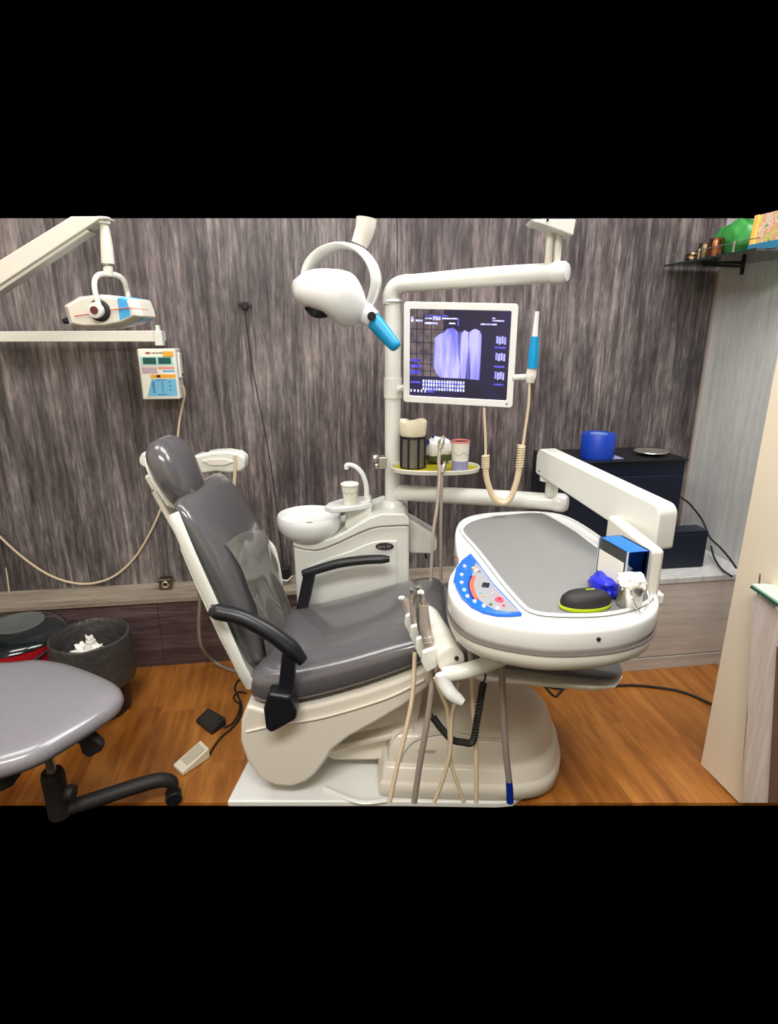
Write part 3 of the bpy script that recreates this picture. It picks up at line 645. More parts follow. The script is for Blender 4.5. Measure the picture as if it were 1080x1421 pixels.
quads(th, 'thumbnail_image', M_XRAY, .0078)
quads([(735, y, 808, y + 12) for y in (334, 465, 590)], 'thumbnail_caption', M_SCRBLU)
quads([(230 + k * 19.4, y, 243 + k * 19.4, y + 20) for k in range(16) for y in (585, 612, 640)], 'tooth_chart', M_SCRTXT)
quads([(230, 604, 525, 611), (230, 633, 525, 638)], 'tooth_chart_line', M_SCRBLU)
quads([(140, 145, 158, 180), (175, 165, 225, 178), (296, 140, 350, 165), (240, 150, 290, 160), (360, 148, 470, 158), (238, 180, 330, 194), (410, 180, 455, 190), (630, 180, 740, 190), (710, 155, 790, 165), (708, 140, 730, 148)] + [(140 + k * 26, 658, 152 + k * 26, 678) for k in range(5)], 'screen_text', M_SCRTXT)
quads([(270, 660, 320, 676), (240, 132, 400, 140), (470, 150, 480, 200)], 'screen_blue_text', M_SCRBLU)
MB().lathe([(0, 0), (.003, 0), (.003, .001), (0, .001)], MP(mw / 2 - .02, -mh / 2 + .012, .0118), 10, mn).build('power_button', M_DEEPBLUE, mon)
q = P(545, 545, D=2.28); MB().tube([MP(-mw * .3, -mh * .3, -.04), MP(-mw * .4, -mh * .3, -.10), q], .012, n=10, smooth=0).build('mount_arm', M_WHITE, mon)
# camera wand on its bracket
wd = thing('camera_wand', 'cyan and white intraoral camera wand clipped beside the monitor', 'camera', P(736, 530, D=2.0))
MB().tube(pl([(711, 524), (735, 523)], 2.01), .010, n=12, smooth=0).build('bracket', M_WHITE, wd)
MB().tube(pl([(736, 531), (737, 522), (739, 508)], 1.985), [.013, .0175, .0145], n=16).build('holder', M_WHITE2, wd)
MB().tube(pl([(739, 511), (740.5, 492), (742.5, 467)], 1.98), [.0165, .0165, .0125], n=16).build('grip', M_CYAN, wd)
MB().tube(pl([(742.5, 468), (744, 450), (746, 432)], 1.98), [.010, .0085, .0075], n=12).build('tip', M_BRIGHT, wd)
hs = thing('camera_hose', 'cream coiled cable looping below the monitor from the camera wand', 'cable', P(700, 700, D=1.97))
MB().tube(pl([(735, 532), (734, 560), (730, 590), (726, 618)], 1.98), .0045, n=8).build('cable', M_HOSE, hs)
MB().tube(pl([(672, 566), (673, 590), (674, 615), (674, 634)], 1.99), .0045, n=8).build('cable', M_HOSE, hs)
cp = pl([(674, 632), (674, 650), (677, 670), (685, 690), (697, 698), (708, 692), (716, 672), (721, 648), (724, 618)], 1.975)
MB().tube(cp, .0105, n=12, smooth=8).build('hose_core', M_HOSE, hs)
coil(cp[:2], .0115, .003, 7).build('strain_relief', M_HOSE, hs); coil(cp[-2:], .0115, .003, 9).build('strain_relief', M_HOSE, hs)

# ================================================================== DENTAL LIGHT
DL = 1.95; mp = 2.02 / F
lt = thing('dental_light', 'white dental operating light with ring yoke and cyan handle', 'lamp', P(470, 400, D=DL))
hc_ = P(459, 413, D=DL - .02)
la_ = (P(512, 431, D=DL) - P(420, 398, D=DL)).normalized(); lb_ = HV; lc_ = la_.cross(lb_).normalized()
if lc_.z < 0: lc_ = -lc_
rs = []; NA = 28
prof = [(-47, 5, 6, 10), (-45, 11, 12, 22), (-38, 20, 19, 34), (-28, 28, 23, 42), (-15, 33, 24, 47), (0, 38, 24, 49), (14, 40, 27, 48), (23, 37, 29, 42), (33, 28, 28, 30), (40, 17, 18, 20), (45, 10, 11, 12), (47, 6, 6, 6)]
for u, upx, dn, dep in prof:
    c = hc_ + la_ * (u * mp); r_ = []
    for k in range(NA):
        t = 2 * math.pi * k / NA; s, co = math.sin(t), math.cos(t); h_ = upx * .92 if s > 0 else dn
        r_.append(c + lc_ * (h_ * mp * math.copysign(abs(s) ** .85, s)) + lb_ * (dep * mp * math.copysign(abs(co) ** .85, co)))
    rs.append(r_)
MB().rings(rs).build('lamp_head', M_BRIGHT, lt, sub=1)
gc = P(443, 428, D=DL - .06)
MB().lathe([(0, -.012), (.034, -.012), (.042, .0), (.036, .012), (0, .012)], gc, 24, (lc_ * .8 - HV * .35 - la_ * .1).normalized(), la_, 1.05, 1.35).build('lens', M_DARK, lt)
yk = pl([(427, 400), (426, 384), (434, 364), (452, 348), (476, 341), (500, 348), (516, 366), (522, 388), (518, 410), (509, 430)], DL)
MB().tube(yk, [.03, .036, .042, .044, .043, .042, .040, .037, .033, .028], n=16, smooth=6, flat=.22, wdir=(HV + RV * .45).normalized()).build('yoke', M_WHITE, lt)
MB().tube([p + HV * .0 + (p - P(475, 400, D=DL)).normalized() * .009 for p in yk[4:]], .0035, n=6).build('yoke_rib', M_BRIGHT, lt)
MB().lathe([(0, -.02), (.017, -.02), (.021, -.012), (.021, .01), (.015, .02), (0, .022)], P(416, 397, D=DL), 20, -la_).build('pivot_knob', M_BRIGHT, lt)
j0, j1 = P(493, 424, D=DL - .01), P(519, 444, D=DL - .03)
MB().tube([j0, j0.lerp(j1, .5), j1], [.030, .033, .028], n=20, smooth=3).build('handle_joint', M_BRIGHT, lt)
g0, g1 = P(518, 444, D=DL - .03), P(551, 483, D=DL - .06)
MB().tube([g0, g0.lerp(g1, .12), g0.lerp(g1, .55), g0.lerp(g1, .93), g1], [.024, .0255, .023, .019, .013], n=20, smooth=3).build('handle', M_CYAN, lt)
q = P(516, 439, D=DL - .075)
MB().lathe([(0, 0), (.014, 0), (.013, .003), (0, .005)], P(516, 439, D=DL - .068), 18, -HV).build('joint_cap', M_DARK, lt)
MB().tube([P(498.5, 340, D=DL + .02), P(503, 329, D=DL + .02), P(507, 317, D=DL + .02), P(509, 303, D=DL + .02)], [.026, .029, .031, .032], n=20).build('arm', M_WHITE2, lt)

# ================================================================== INSTRUMENT TRAY TABLE
TZ = .93
tb = thing('instrument_table', 'white instrument delivery table with grey mat and blue key panel', 'table', P(770, 800, Z=.8))
op = [(640, 722), (652, 716), (672, 712), (700, 710), (735, 709), (768, 711), (795, 719), (825, 737), (850, 756), (875, 776), (896, 797), (908, 815), (914, 833), (908, 849), (890, 860), (862, 868), (830, 872), (790, 874), (755, 873), (715, 868), (680, 861), (652, 851), (633, 836), (624, 818), (625, 800), (632, 788), (638, 777), (635, 762), (633, 745), (634, 732)]
out3 = [P(x, y, Z=TZ) for x, y in op]
outl = [tuple(q)[:2] for q in smooth_closed(out3, 3)]
MB().stack(outl, [(-.05, TZ - .075), (-.004, TZ - .062), (.004, TZ - .045), (.003, TZ - .012), (.001, TZ - .003), (-.004, TZ), (-.010, TZ - .001), (-.012, TZ - .007), (-.05, TZ - .0075)]).build('tray_body', M_BRIGHT, tb, ang=60)
MB().stack(outl, [(-.07, TZ - .128), (-.03, TZ - .12), (-.004, TZ - .1), (.003, TZ - .078), (.003, TZ - .0655), (-.03, TZ - .062)]).build('lower_shell', M_WHITE2, tb, ang=60)
MB().stack(outl, [(-.006, TZ - .067), (.0045, TZ - .066), (.0045, TZ - .0625), (-.006, TZ - .062)]).build('seam_strip', mat('seam_grey', (120, 112, 108), .5), tb)
def zoomp(lst): return [(610 + x / 3.375, 690 + y / 3.375) for x, y in lst]
matp = zoomp([(104, 152), (140, 118), (200, 98), (270, 86), (340, 78), (420, 72), (480, 74), (520, 90), (570, 118), (640, 160), (700, 205), (780, 262), (860, 320), (930, 378), (975, 425), (992, 452), (985, 482), (940, 508), (870, 532), (780, 548), (690, 554), (600, 554), (500, 550), (440, 538), (405, 520), (370, 485), (330, 440), (280, 380), (220, 300), (160, 226), (125, 188)])
mo = [tuple(P(x, y, Z=TZ - .002))[:2] for x, y in matp]
MB().stack(mo, [(0, TZ - .010), (0, TZ - .0045), (-.002, TZ - .0035)]).build('tray_mat', M_MAT, tb, ang=60)
# raised white rim round the mat
rimp = [V((x, y, TZ - .001)) for x, y in mo]
rs = []
n_ = len(rimp)
m = MB(); cl = smooth_closed(rimp, 2); ring = []
for i, p in enumerate(cl):
    t = (cl[(i + 1) % len(cl)] - cl[i - 1]).normalized(); a = t.cross(ZV)
    ring.append([p + a * (.005 * math.cos(th_)) + ZV * (.004 * math.sin(th_)) for th_ in [2 * math.pi * k / 8 for k in range(8)]])
m.rings(ring, closed=True).build('mat_rim', M_BRIGHT, tb)
cpn = zoomp([(147, 264), (190, 318), (250, 400), (320, 475), (386, 545), (330, 549), (270, 548), (205, 534), (150, 507), (105, 466), (78, 420), (68, 380), (78, 335), (105, 296)])
po = [tuple(P(x, y, Z=TZ))[:2] for x, y in cpn]
pan = MB().stack(po, [(0, TZ - .006), (0, TZ + .0012), (-.001, TZ + .0018)]).build('control_panel', M_PANELBLUE, tb)
ip = zoomp([(170, 308), (190, 328), (250, 410), (320, 485), (376, 541), (320, 541), (262, 533), (215, 508), (180, 480), (158, 440), (150, 400), (155, 360)])
MB().stack([tuple(P(x, y, Z=TZ))[:2] for x, y in ip], [(0, TZ + .001), (0, TZ + .0026)]).build('panel_field', mat('panel_grey', (150, 150, 156), .35, var=.08, vscale=60), pan)
def spot(zx, zy, r_, m_, name, asp=1, hgt=.004, n=14):
    x, y = zoomp([(zx, zy)])[0]; c = P(x, y, Z=TZ + .002)
    return MB().lathe([(0, 0), (r_, 0), (r_ * .9, hgt), (0, hgt * 1.1)], c, n, ZV, RV, 1, asp).build(name, m_, pan)
for x, y in ((118, 325), (104, 365), (104, 402), (116, 437), (131, 466), (165, 490), (208, 512), (272, 524)): spot(x, y, .0052, M_BRIGHT, 'key', 1.3, n=6)
arc = [P(*zoomp([q])[0], Z=TZ + .003) for q in ((165, 368), (152, 395), (152, 425), (162, 455), (178, 478))]
MB().tube(arc, [.004, .006, .006, .006, .004], n=8, flat=.3, wdir=RV).build('coral_arc', M_CORAL, pan)
arc = [P(*zoomp([q])[0], Z=TZ + .003) for q in ((150, 368), (139, 400), (141, 430), (152, 462), (168, 484))]
MB().tube(arc, .003, n=6, flat=.3, wdir=RV).build('black_arc', M_DEEPBLUE, pan)
x, y = zoomp([(217, 411)])[0]; MB().box(P(x, y, Z=TZ + .004), (.018, .026, .003), ((RV - HV * .3).normalized(), (HV + RV * .3).normalized(), ZV)).build('display', M_NAVY, pan, bevel=.001)
spot(280, 483, .011, M_PINK, 'dial', 1.3); spot(280, 483, .004, M_RED, 'dial_centre', 1.3, .0055)
for x, y, mm in ((160, 335, M_GOLD), (185, 352, M_CHROME), (175, 345, M_PAPER), (205, 466, M_ORANGE), (190, 450, M_SKY), (240, 505, M_GREEN), (250, 455, M_PALEPINK), (300, 510, M_PINK)): spot(x, y, .0058 if y < 353 else .0035, mm, 'key', 1.2)
# side print, screw, underside ports
m = MB()
sidep = [P(x, y, D=0.0 + P(637, 770, Z=TZ).dot(HV) - .003) for x, y in ((632, 771), (635, 773), (638, 774), (641, 774))]
for i, p in enumerate(sidep):
    MB().box(p - HV * .012, (.006, .003, .005), BXS).build('side_mark', M_GREEN if i == 0 else M_CORAL, tb)
sc = P(831, 887, D=P(831, 872, Z=TZ).dot(HV) - .004)
MB().lathe([(0, 0), (.0052, 0), (.004, .003), (0, .003)], sc, 12, -HV).build('screw', M_BLACK, tb)
for x, y, r_ in ((751, 909, .030), (785, 908, .022)):
    c = P(x, y + 8, Z=TZ - .15); MB().lathe([(0, 0), (r_ * .9, 0), (r_, .006), (r_, .045), (0, .045)], c, 24).build('port', M_WHITE2, tb)
# bracket plate joining the arm
brk = pl([(858, 711), (917, 756), (925, 764), (910, 812), (903, 812), (858, 760)], 1.4)
p1 = P(860, 714, D=1.62); p2 = P(925, 762, D=1.33)
u = V(((p2 - p1).x, (p2 - p1).y, 0)); ul = u.length; u.normalize(); nrm = V((u.y, -u.x, 0))
zt = .5 * (p1.z + p2.z); zb = TZ - .01
mid = (p1 + p2) / 2
MB().box(V((mid.x, mid.y, (zt + zb) / 2)) + nrm * .018, (ul, .036, zt - zb), (u, nrm, ZV)).build('bracket', M_WHITE2, tb, bevel=.013, seg=3)
MB().box(V((mid.x, mid.y, TZ - .03)) - nrm * .0, (ul * .8, .06, .03), (u, nrm, ZV)).build('bracket_foot', M_WHITE, tb, bevel=.006)
# box section arm
arm = thing('balance_arm', 'long white box-section arm slanting from pole tube to instrument table', 'arm', P(765, 660, D=2.05))
a1 = P(754, 642, D=2.08); a2 = P(926, 732, D=1.46)
zt1 = P(765, 622, D=2.06).z; zb1 = P(752, 658, D=2.06).z
u = (a2 - a1); u.z = 0; L_ = u.length; u.normalize(); nrm = V((u.y, -u.x, 0))
def armp(s, z): return V((a1.x, a1.y, z)) + u * s
zt2 = P(918, 700, D=1.47).z; zb2 = P(926, 764, D=1.46).z
outa = []
for s, zc, hh_ in ((0, (zt1 + zb1) / 2, (zt1 - zb1) / 2), (L_, (zt2 + zb2) / 2, (zt2 - zb2) / 2)): outa.append((s, zc, hh_))
def apoly():
    o = []; (s0, z0, h0), (s1, z1, h1) = outa; r_ = .03
    for cx, cz, st in ((s1 - r_, z1 + h1 - r_, 0), (s0 + r_, z0 + h0 - r_, 90), (s0 + .012, z0 - h0 + .012, 180), (s1 - .012, z1 - h1 + .012, 270)):
        rr_ = r_ if st < 180 else .012
        for k in range(6): t = R(st + 90 * k / 5); o.append(armp(cx + rr_ * math.cos(t), cz + rr_ * math.sin(t)))
    return o
MB().prism([p - nrm * .03 for p in apoly()], nrm * .06).build('arm_box', M_WHITE, arm, bevel=.006, seg=3)
MB().lathe([(0, 0), (.003, 0), (.003, .002), (0, .002)], armp(.03, zb1 + .015) + nrm * .03, 8, nrm).build('screw', M_BLACK, arm)
q = V((a1.x, a1.y, zb1)) + u * .035; MB().tube([q - ZV * .02, q + ZV * .004], .026, n=20, smooth=0).build('arm_pin', M_WHITE, arm)

# ---- things on the table
MZ = TZ - .0035
c = P(812, 842, Z=MZ)
ms = thing('oval_case', 'small black oval case with lime edge lying on the grey mat', 'case', c)
mx_ = (RV * .985 + HV * .17).normalized(); my_ = ZV.cross(mx_)
def ell(s, z, sc_=1): return [c + mx_ * (.064 * sc_ * math.cos(t)) + my_ * (.036 * sc_ * math.sin(t)) + ZV * z for t in [2 * math.pi * k / 36 for k in range(36)]]
MB().rings([ell(1, 0, .93), ell(1, .004, 1), ell(1, .010, 1), ell(1, .011, .97)]).build('edge', M_LIME, ms)
MB().rings([ell(1, .010, .975), ell(1, .018, .985), ell(1, .028, .93), ell(1, .036, .78), ell(1, .041, .5), ell(1, .042, .1)]).build('body', M_BLACKM, ms)
MB().box(c + mx_ * .012 + my_ * .006 + ZV * .042, (.022, .003, .0015), (mx_, my_, ZV)).build('mark', M_LIME, ms)
MB().tube([c + mx_ * .03 + my_ * .012 + ZV * .036, c + mx_ * .043 + my_ * .008 + ZV * .031, c + mx_ * .05 + my_ * -.002 + ZV * .024], .004, n=8, flat=.5).build('wheel', M_LIME, ms)
c = P(836, 822, Z=MZ)
tag(blob(c + ZV * .022, BXS, (.030, .05, .020), 9, .5).build('tray_wrap', mat('violet_plastic', (30, 40, 190), .3)), 'crumpled violet blue plastic wrap beside the acrylic box', 'wrap')
c = P(872, 840, Z=MZ)
cpx = thing('steel_cup', 'small shiny steel cup with handle on the table corner', 'cup', c)
MB().lathe([(0, 0), (.024, 0), (.029, .006), (.031, .055), (.032, .058), (.030, .058), (.0285, .01), (0, .008)], c, 32).build('cup_body', M_CHROME, cpx)
q = c - HV * .027 + RV * .008
MB().tube([q + RV * -.02 + ZV * .05, q - HV * .016 + RV * -.018 + ZV * .035, q - HV * .021 + ZV * .006, q - HV * .016 + RV * .02 + ZV * .03, q + RV * .02 + ZV * .05], .002, n=8).build('handle', M_CHROME, cpx)
c2_ = c + ZV * .062
tag(blob(c2_, BXS, (.031, .028, .020), 4, .35, (32, 22), 2.6).build('cotton', M_TISSUE), 'fluffy white cotton heaped in the small steel cup', 'cotton')
# acrylic dispenser
bh = .125; zt_ = MZ + bh
q0, q1, q2 = P(872, 767, Z=zt_), P(903, 764, Z=zt_), P(841, 744, Z=zt_)
ux = (q1 - q0); bx1 = ux.length; ux.normalize(); uy = V((-ux.y, ux.x, 0)); by1 = (q2 - q0).dot(uy)
bc_ = q0 + ux * (bx1 / 2) + uy * (by1 / 2); bc_.z = MZ
ab = thing('acrylic_box', 'clear acrylic dispenser box with bright blue inner tray and white label', 'box', bc_)
def bq(a, b, z): return bc_ + ux * a + uy * b + ZV * z
tk = .0025
for a, b, sx_, sy_ in ((0, -by1 / 2, bx1, tk), (0, by1 / 2, bx1, tk), (-bx1 / 2, 0, tk, by1), (bx1 / 2, 0, tk, by1)):
    MB().box(bq(a, b, bh / 2), (sx_, sy_, bh), (ux, uy, ZV)).build('wall', M_ACRYL, ab)
MB().box(bq(.004, .004, bh * .68), (bx1 - .016, by1 - .02, bh * .56), (ux, uy, ZV)).build('inner_tray', M_BLUE, ab, bevel=.003)
MB().box(bq(-bx1 / 2 - .002, 0, .066), (.001, by1 * .86, .058), (ux, uy, ZV)).build('label', M_PAPER, ab)
for a, b in ((-1, -1), (1, -1), (1, 1), (-1, 1)):
    MB().box(bq(a * bx1 / 2, b * by1 / 2, bh / 2), (.004, .004, bh + .002), (ux, uy, ZV)).build('corner_strip', mat('acrylic_edge', (180, 192, 212), .2), ab, bevel=.001)
MB().box(bq(.0, 0, bh - .003), (bx1 - .006, by1 - .006, .004), (ux, uy, ZV)).build('lid', M_BLUE, ab, bevel=.001)

# ================================================================== INSTRUMENT HOLDER WITH HANDPIECES
ih_ = thing('handpiece_holder', 'white four slot handpiece holder with curved handle below the table', 'holder', P(615, 900, D=1.4))
h0, h1 = P(620, 925, D=1.33), P(590, 847, D=1.58)
h0 = P(627, 918, D=1.33); h1 = P(592, 853, D=1.60)
hu = (h1 - h0).normalized(); hr = hu.cross(ZV).normalized(); hq = hr.cross(hu).normalized()
if hr.dot(RV) < 0: hr = -hr
if hq.z < 0: hq = -hq
HL = (h1 - h0).length
rs = []
for s, k in ((0, .8), (.01, .97), (.03, 1), (.5, 1), (.9, .95), (.97, .85), (1, .6)):
    rs.append([h0 + hu * (HL * s) + hr * (.036 * k * math.cos(t)) + hq * (.040 * k * math.sin(t)) for t in [2 * math.pi * i / 24 for i in range(24)]])
MB().rings(rs).build('body', M_WHITE2, ih_)
MB().lathe([(0, 0), (.006, 0), (.006, .003), (0, .003)], h0 - hu * .002 + hr * .012 + hq * .01, 12, -hu).build('screw', M_BLACK, ih_)
slots = []
for k in range(4):
    s = .10 + .26 * k; c = h0 + hu * (HL * s) - hr * .048 + hq * .0
    slots.append(c)
    m = MB(); m.prism([c + hr * .02 + hq * .03, c - hr * .022 + hq * .018, c - hr * .026 - hq * .01, c - hr * .010 - hq * .045, c + hr * .02 - hq * .03], hu * .016); m.build('slot_fork', M_WHITE, ih_, bevel=.005, seg=3)
ar = [P(615, 936, D=1.31), P(650, 930, D=1.31), P(685, 918, D=1.33), P(715, 903, D=1.38), P(730, 893, D=1.42)]
MB().tube(ar, [.019, .021, .021, .023, .026], n=16).build('arm', M_WHITE, ih_)
hd_ = [P(613, 935, D=1.305), P(617, 948, D=1.30), P(626, 962, D=1.29), P(636, 970, D=1.285), P(643, 975, D=1.28)]
MB().tube(hd_, [.017, .019, .018, .015, .010], n=16).build('handle', M_BRIGHT, ih_)
# handpieces
hp = [((597, 905), (590, 868), (588, 838), M_STEELM, .012, 1.40, 'steel turbine handpiece with a clear film sleeve, nearest slot of the holder', 0),
      ((590, 893), (585, 862), (582, 842), M_CHROME, .011, 1.46, 'ribbed steel handpiece standing in the second slot of the holder', 1),
      ((581, 880), (576, 855), (573, 832), M_STEELM, .011, 1.52, 'steel handpiece with yellow ring behind the two nearest handpieces', 2),
      ((572, 866), (566, 848), (562, 832), M_STEELM, .010, 1.58, 'steel handpiece with white head in the slot farthest left', 3)]
hoses_end = []
for p0, p1, p2, mm, r_, D_, lb, idx in hp:
    r_ *= 1.25
    a, b, c = (P(q[0], q[1], D=D_) for q in (p0, p1, p2))
    t = thing('handpiece', lb, 'handpiece', a)
    MB().tube([a, a.lerp(b, .5), b, c], [r_ * .7, r_, r_ * 1.05, r_ * .8], n=16, smooth=4).build('grip', mm, t)
    tip = {0: (584, 822), 1: (581, 815), 2: (572, 818), 3: (557, 830)}[idx]
    e = P(tip[0], tip[1], D=D_)
    MB().tube([c, c.lerp(e, .5) + ZV * .004, e], [r_ * .7, r_ * .5, r_ * .45], n=12, smooth=4).build('neck', M_CHROME, t)
    MB().lathe([(0, -.007), (.006, -.007), (.0075, 0), (.006, .007), (0, .007)], e, 14, (RV * .6 - HV * .5 + ZV * .3).normalized()).build('head', M_BRIGHT if idx in (3, 0) else M_CHROME, t)
    if idx == 0:
        MB().tube([P(583, 826, D=1.42), P(588, 829, D=1.42), P(591, 836, D=1.42), P(592, 842, D=1.42)], .0038, n=8).build('yellow_clip', M_LIME if False else mat('yellow_plastic', (226, 204, 30), .4), t)
    for f_ in (.25, .45, .65):
        q = a.lerp(b, f_); MB().lathe([(r_ * .9, -.0015), (r_ * 1.08, 0), (r_ * .9, .0015)], q, 16, (b - a)).build('ring', M_CHROME, t)
MB_ = MB
tag(MB().tube([P(575, 838, D=1.5), P(577, 825, D=1.5), P(581, 814, D=1.5), P(584, 806, D=1.5)], [.004, .0035, .003, .0015], n=8).build('air_nozzle', M_CHROME), 'thin pale air syringe nozzle rising above the handpieces', 'nozzle')
# hanging hoses
def hose(pts, r_, m_, lb, cat='hose', name='instrument_hose', n=10):
    return tag(MB().tube([P(x, y, D=d) for x, y, d in pts], r_, n=n, smooth=6).build(name, m_), lb, cat)
hose([(576, 905, 1.52), (575, 930, 1.50), (572, 970, 1.47), (562, 1020, 1.44), (551, 1065, 1.42), (541, 1113, 1.40)], .0068, M_HOSE, 'beige instrument hose hanging leftmost below the handpiece holder')
hose([(598, 925, 1.42), (600, 945, 1.40), (597, 975, 1.38), (590, 1020, 1.36), (582, 1065, 1.35), (575, 1113, 1.34)], .0088, M_HOSEG, 'thick grey instrument hose hanging second from the left below the holder')
hose([(604, 940, 1.37), (612, 962, 1.37), (621, 985, 1.37), (624, 1020, 1.37), (625, 1055, 1.37), (634, 1085, 1.37), (644, 1113, 1.37)], .0058, M_HOSE, 'thin beige hose crossing to the right below the holder')
hose([(638, 945, 1.36), (634, 965, 1.36), (627, 1000, 1.36), (625, 1040, 1.36), (617, 1075, 1.36), (603, 1113, 1.36)], .0058, M_HOSE, 'thin beige hose crossing to the left below the handle')
hose([(649, 878, 1.44), (652, 900, 1.43), (655, 940, 1.42), (657, 990, 1.41), (661, 1050, 1.40), (661, 1113, 1.39)], .0066, M_HOSE, 'beige hose falling straight between coiled lead and grey hose')
hose([(694, 895, 1.40), (696, 920, 1.39), (698, 970, 1.38), (702, 1040, 1.37), (707, 1086, 1.37)], .0090, M_HOSEG, 'grey suction hose with blue end hanging rightmost under the table')
tag(MB().tube([P(706.5, 1084, D=1.37), P(707.5, 1096, D=1.37), P(708, 1113, D=1.37)], [.0098, .0105, .0105], n=12, smooth=3).build('hose_end', M_DEEPBLUE), 'dark blue sleeve on the end of the grey hose', 'sleeve')
cc = [P(x, y, D=d) for x, y, d in ((601, 995, 1.40), (612, 1010, 1.39), (627, 1026, 1.385), (643, 1030, 1.38), (656, 1029, 1.38), (662, 1000, 1.39), (668, 965, 1.40), (671, 948, 1.41))]
cb_ = thing('coiled_lead', 'black coiled electric lead looping under the instrument table', 'cable', P(656, 1030, D=1.38))
coil(cc, .0078, .0030, 58, n=6, k=9).build('coil', M_BLACKM, cb_)
MB().tube([P(x, y, D=d) for x, y, d in ((671, 948, 1.41), (674, 938, 1.42), (672, 925, 1.44), (675, 905, 1.46), (677, 893, 1.47))], .003, n=8).build('lead', M_BLACKM, cb_)
MB().tube([P(x, y, D=d) for x, y, d in ((601, 995, 1.40), (598, 985, 1.43), (601, 978, 1.46))], .003, n=8).build('lead', M_BLACKM, cb_)

# ================================================================== ASSISTANT HOLDER BEHIND THE BACKREST
ahd = thing('assistant_holder', 'white assistant instrument bar with slots behind the headrest', 'holder', P(300, 660, D=2.25))
m = MB(); top_ = [(265, 634), (280, 630), (295, 627), (315, 626), (332, 629), (340, 635), (340, 648), (335, 655), (318, 657), (300, 655), (280, 658), (272, 655), (268, 645)]
m.prism(pl(top_, 2.2), HV * .07).build('bar', M_WHITE, ahd, bevel=.012, seg=3)
m = MB(); m.prism(pl([(280, 640), (292, 637), (312, 637), (325, 641), (312, 646), (292, 646)], 2.194), HV * .012).build('inset', M_WHITE2, ahd, bevel=.002)
for x in (288, 305):
    MB().lathe([(0, 0), (.009, 0), (.007, .006), (0, .006)], P(x, 627.5, D=2.235), 12).build('slot', M_BLACKM, ahd)
MB().prism(pl([(292, 655), (304, 655), (310, 682), (303, 682)], 2.23), HV * .03).build('support', M_WHITE2, ahd, bevel=.005)
MB().tube([P(x, y, D=2.235) for x, y in ((306, 676), (325, 735), (345, 800), (375, 855), (415, 855))], .02, n=12).build('support_arm', M_WHITE2, ahd)
tag(MB().tube([P(326, 632, D=2.18), P(326, 655, D=2.18), P(325, 675, D=2.18), P(324, 705, D=2.18), P(330, 760, D=2.2)], .0062, n=8).build('assistant_hose', M_HOSE), 'cream hose hanging from the right end of the assistant bar', 'hose')

# ================================================================== X-RAY UNIT (upper left)
xr = thing('xray_machine', 'white dental x-ray head with blue band on diagonal wall arm', 'x-ray machine', P(150, 420, D=2.1))
XD = 2.1
def xh(pts, d): return [P(x, y, D=d) for x, y in pts]
hp_ = [(98, 425), (120, 412), (150, 409), (176, 412), (201, 416), (206, 429), (209, 440), (190, 450), (160, 456), (125, 457), (106, 453)]
# faceted tank: front outline narrower than the middle
xo = P(155, 432, D=XD)
def scl(pts, k, d): return [xo + (P(x, y, D=XD) - xo) * k + HV * d for x, y in pts]
MB().rings([scl(hp_, .80, -.075), scl(hp_, .97, -.05), scl(hp_, 1.0, 0), scl(hp_, 1.0, .05), scl(hp_, .8, .08)]).build('tank', M_WHITE2, xr, bevel=.004, ang=25)
bpts = [(177, 412), (197, 415.3), (203, 431), (204, 443), (184, 451), (184, 432)]
MB().rings([scl(bpts, 1.012, -.035), scl(bpts, 1.018, .05)]).build('blue_band', mat('xray_blue', (70, 165, 220), .35), xr)
bp2 = [(180, 413), (194, 416), (199, 430), (200, 440), (184, 447), (182, 431)]
MB().rings([scl(bp2, .86, -.076), scl(bp2, 1.0, -.046)]).build('blue_band_face', MATS['xray_blue'], xr)
sq = []
for (x0, y0), (x1, y1) in (((103, 438.5), (126, 435.5)), ((152, 430), (178, 427)), ((178, 427), (206, 430))):
    MB().tube(xh([(x0, y0), (x1, y1)], XD - .078), .0016, n=6, smooth=0).build('red_line', M_CORAL, xr)
jc = P(139, 431, D=XD - .075)
MB().lathe([(0, 0), (.034, 0), (.034, .008), (.03, .012), (0, .012)], jc, 28, -HV).build('pivot_ring', M_BLACKM, xr)
MB().lathe([(0, .01), (.024, .01), (.026, .018), (.024, .03), (.014, .032), (0, .032)], jc - RV * .004, 24, -HV).build('pivot_cap', M_WHITE, xr)
MB().lathe([(0, .03), (.013, .03), (.012, .036), (0, .036)], jc - RV * .004, 18, -HV).build('pivot_button', mat('maroon_plastic', (96, 40, 42), .4), xr)
MB().tube([P(138, 425, D=XD - .095), P(133, 410, D=XD - .09), P(131, 392, D=XD - .07), P(136, 382, D=XD - .04), P(148, 380, D=XD), P(163, 382, D=XD + .03), P(172, 390, D=XD + .06), P(176, 403, D=XD + .09), P(178, 414, D=XD + .09)], .0085, n=12).build('yoke', M_WHITE2, xr)
MB().tube([P(150, 382, D=XD), P(150, 372, D=XD), P(149, 369, D=XD)], [.015, .015, .013], n=16).build('swivel', M_WHITE2, xr)
MB().lathe([(0, 0), (.019, 0), (.019, .006), (0, .006)], P(150, 368, D=XD), 18).build('swivel_ring', M_CHROME, xr)
MB().tube([P(150, 366, D=XD), P(148, 340, D=XD), P(145, 315, D=XD), P(144, 306, D=XD)], [.021, .019, .014, .014], n=18).build('drop_tube', M_WHITE2, xr)
MB().lathe([(0, 0), (.021, 0), (.022, .02), (0, .02)], P(144, 311, D=XD), 18).build('drop_collar', M_WHITE, xr)
MB().prism(pl([(-45, 388), (98, 300), (148, 300), (148, 304), (138, 304), (-45, 425)], XD - .03), HV * .06).build('scissor_arm', M_WHITE2, xr, bevel=.004)
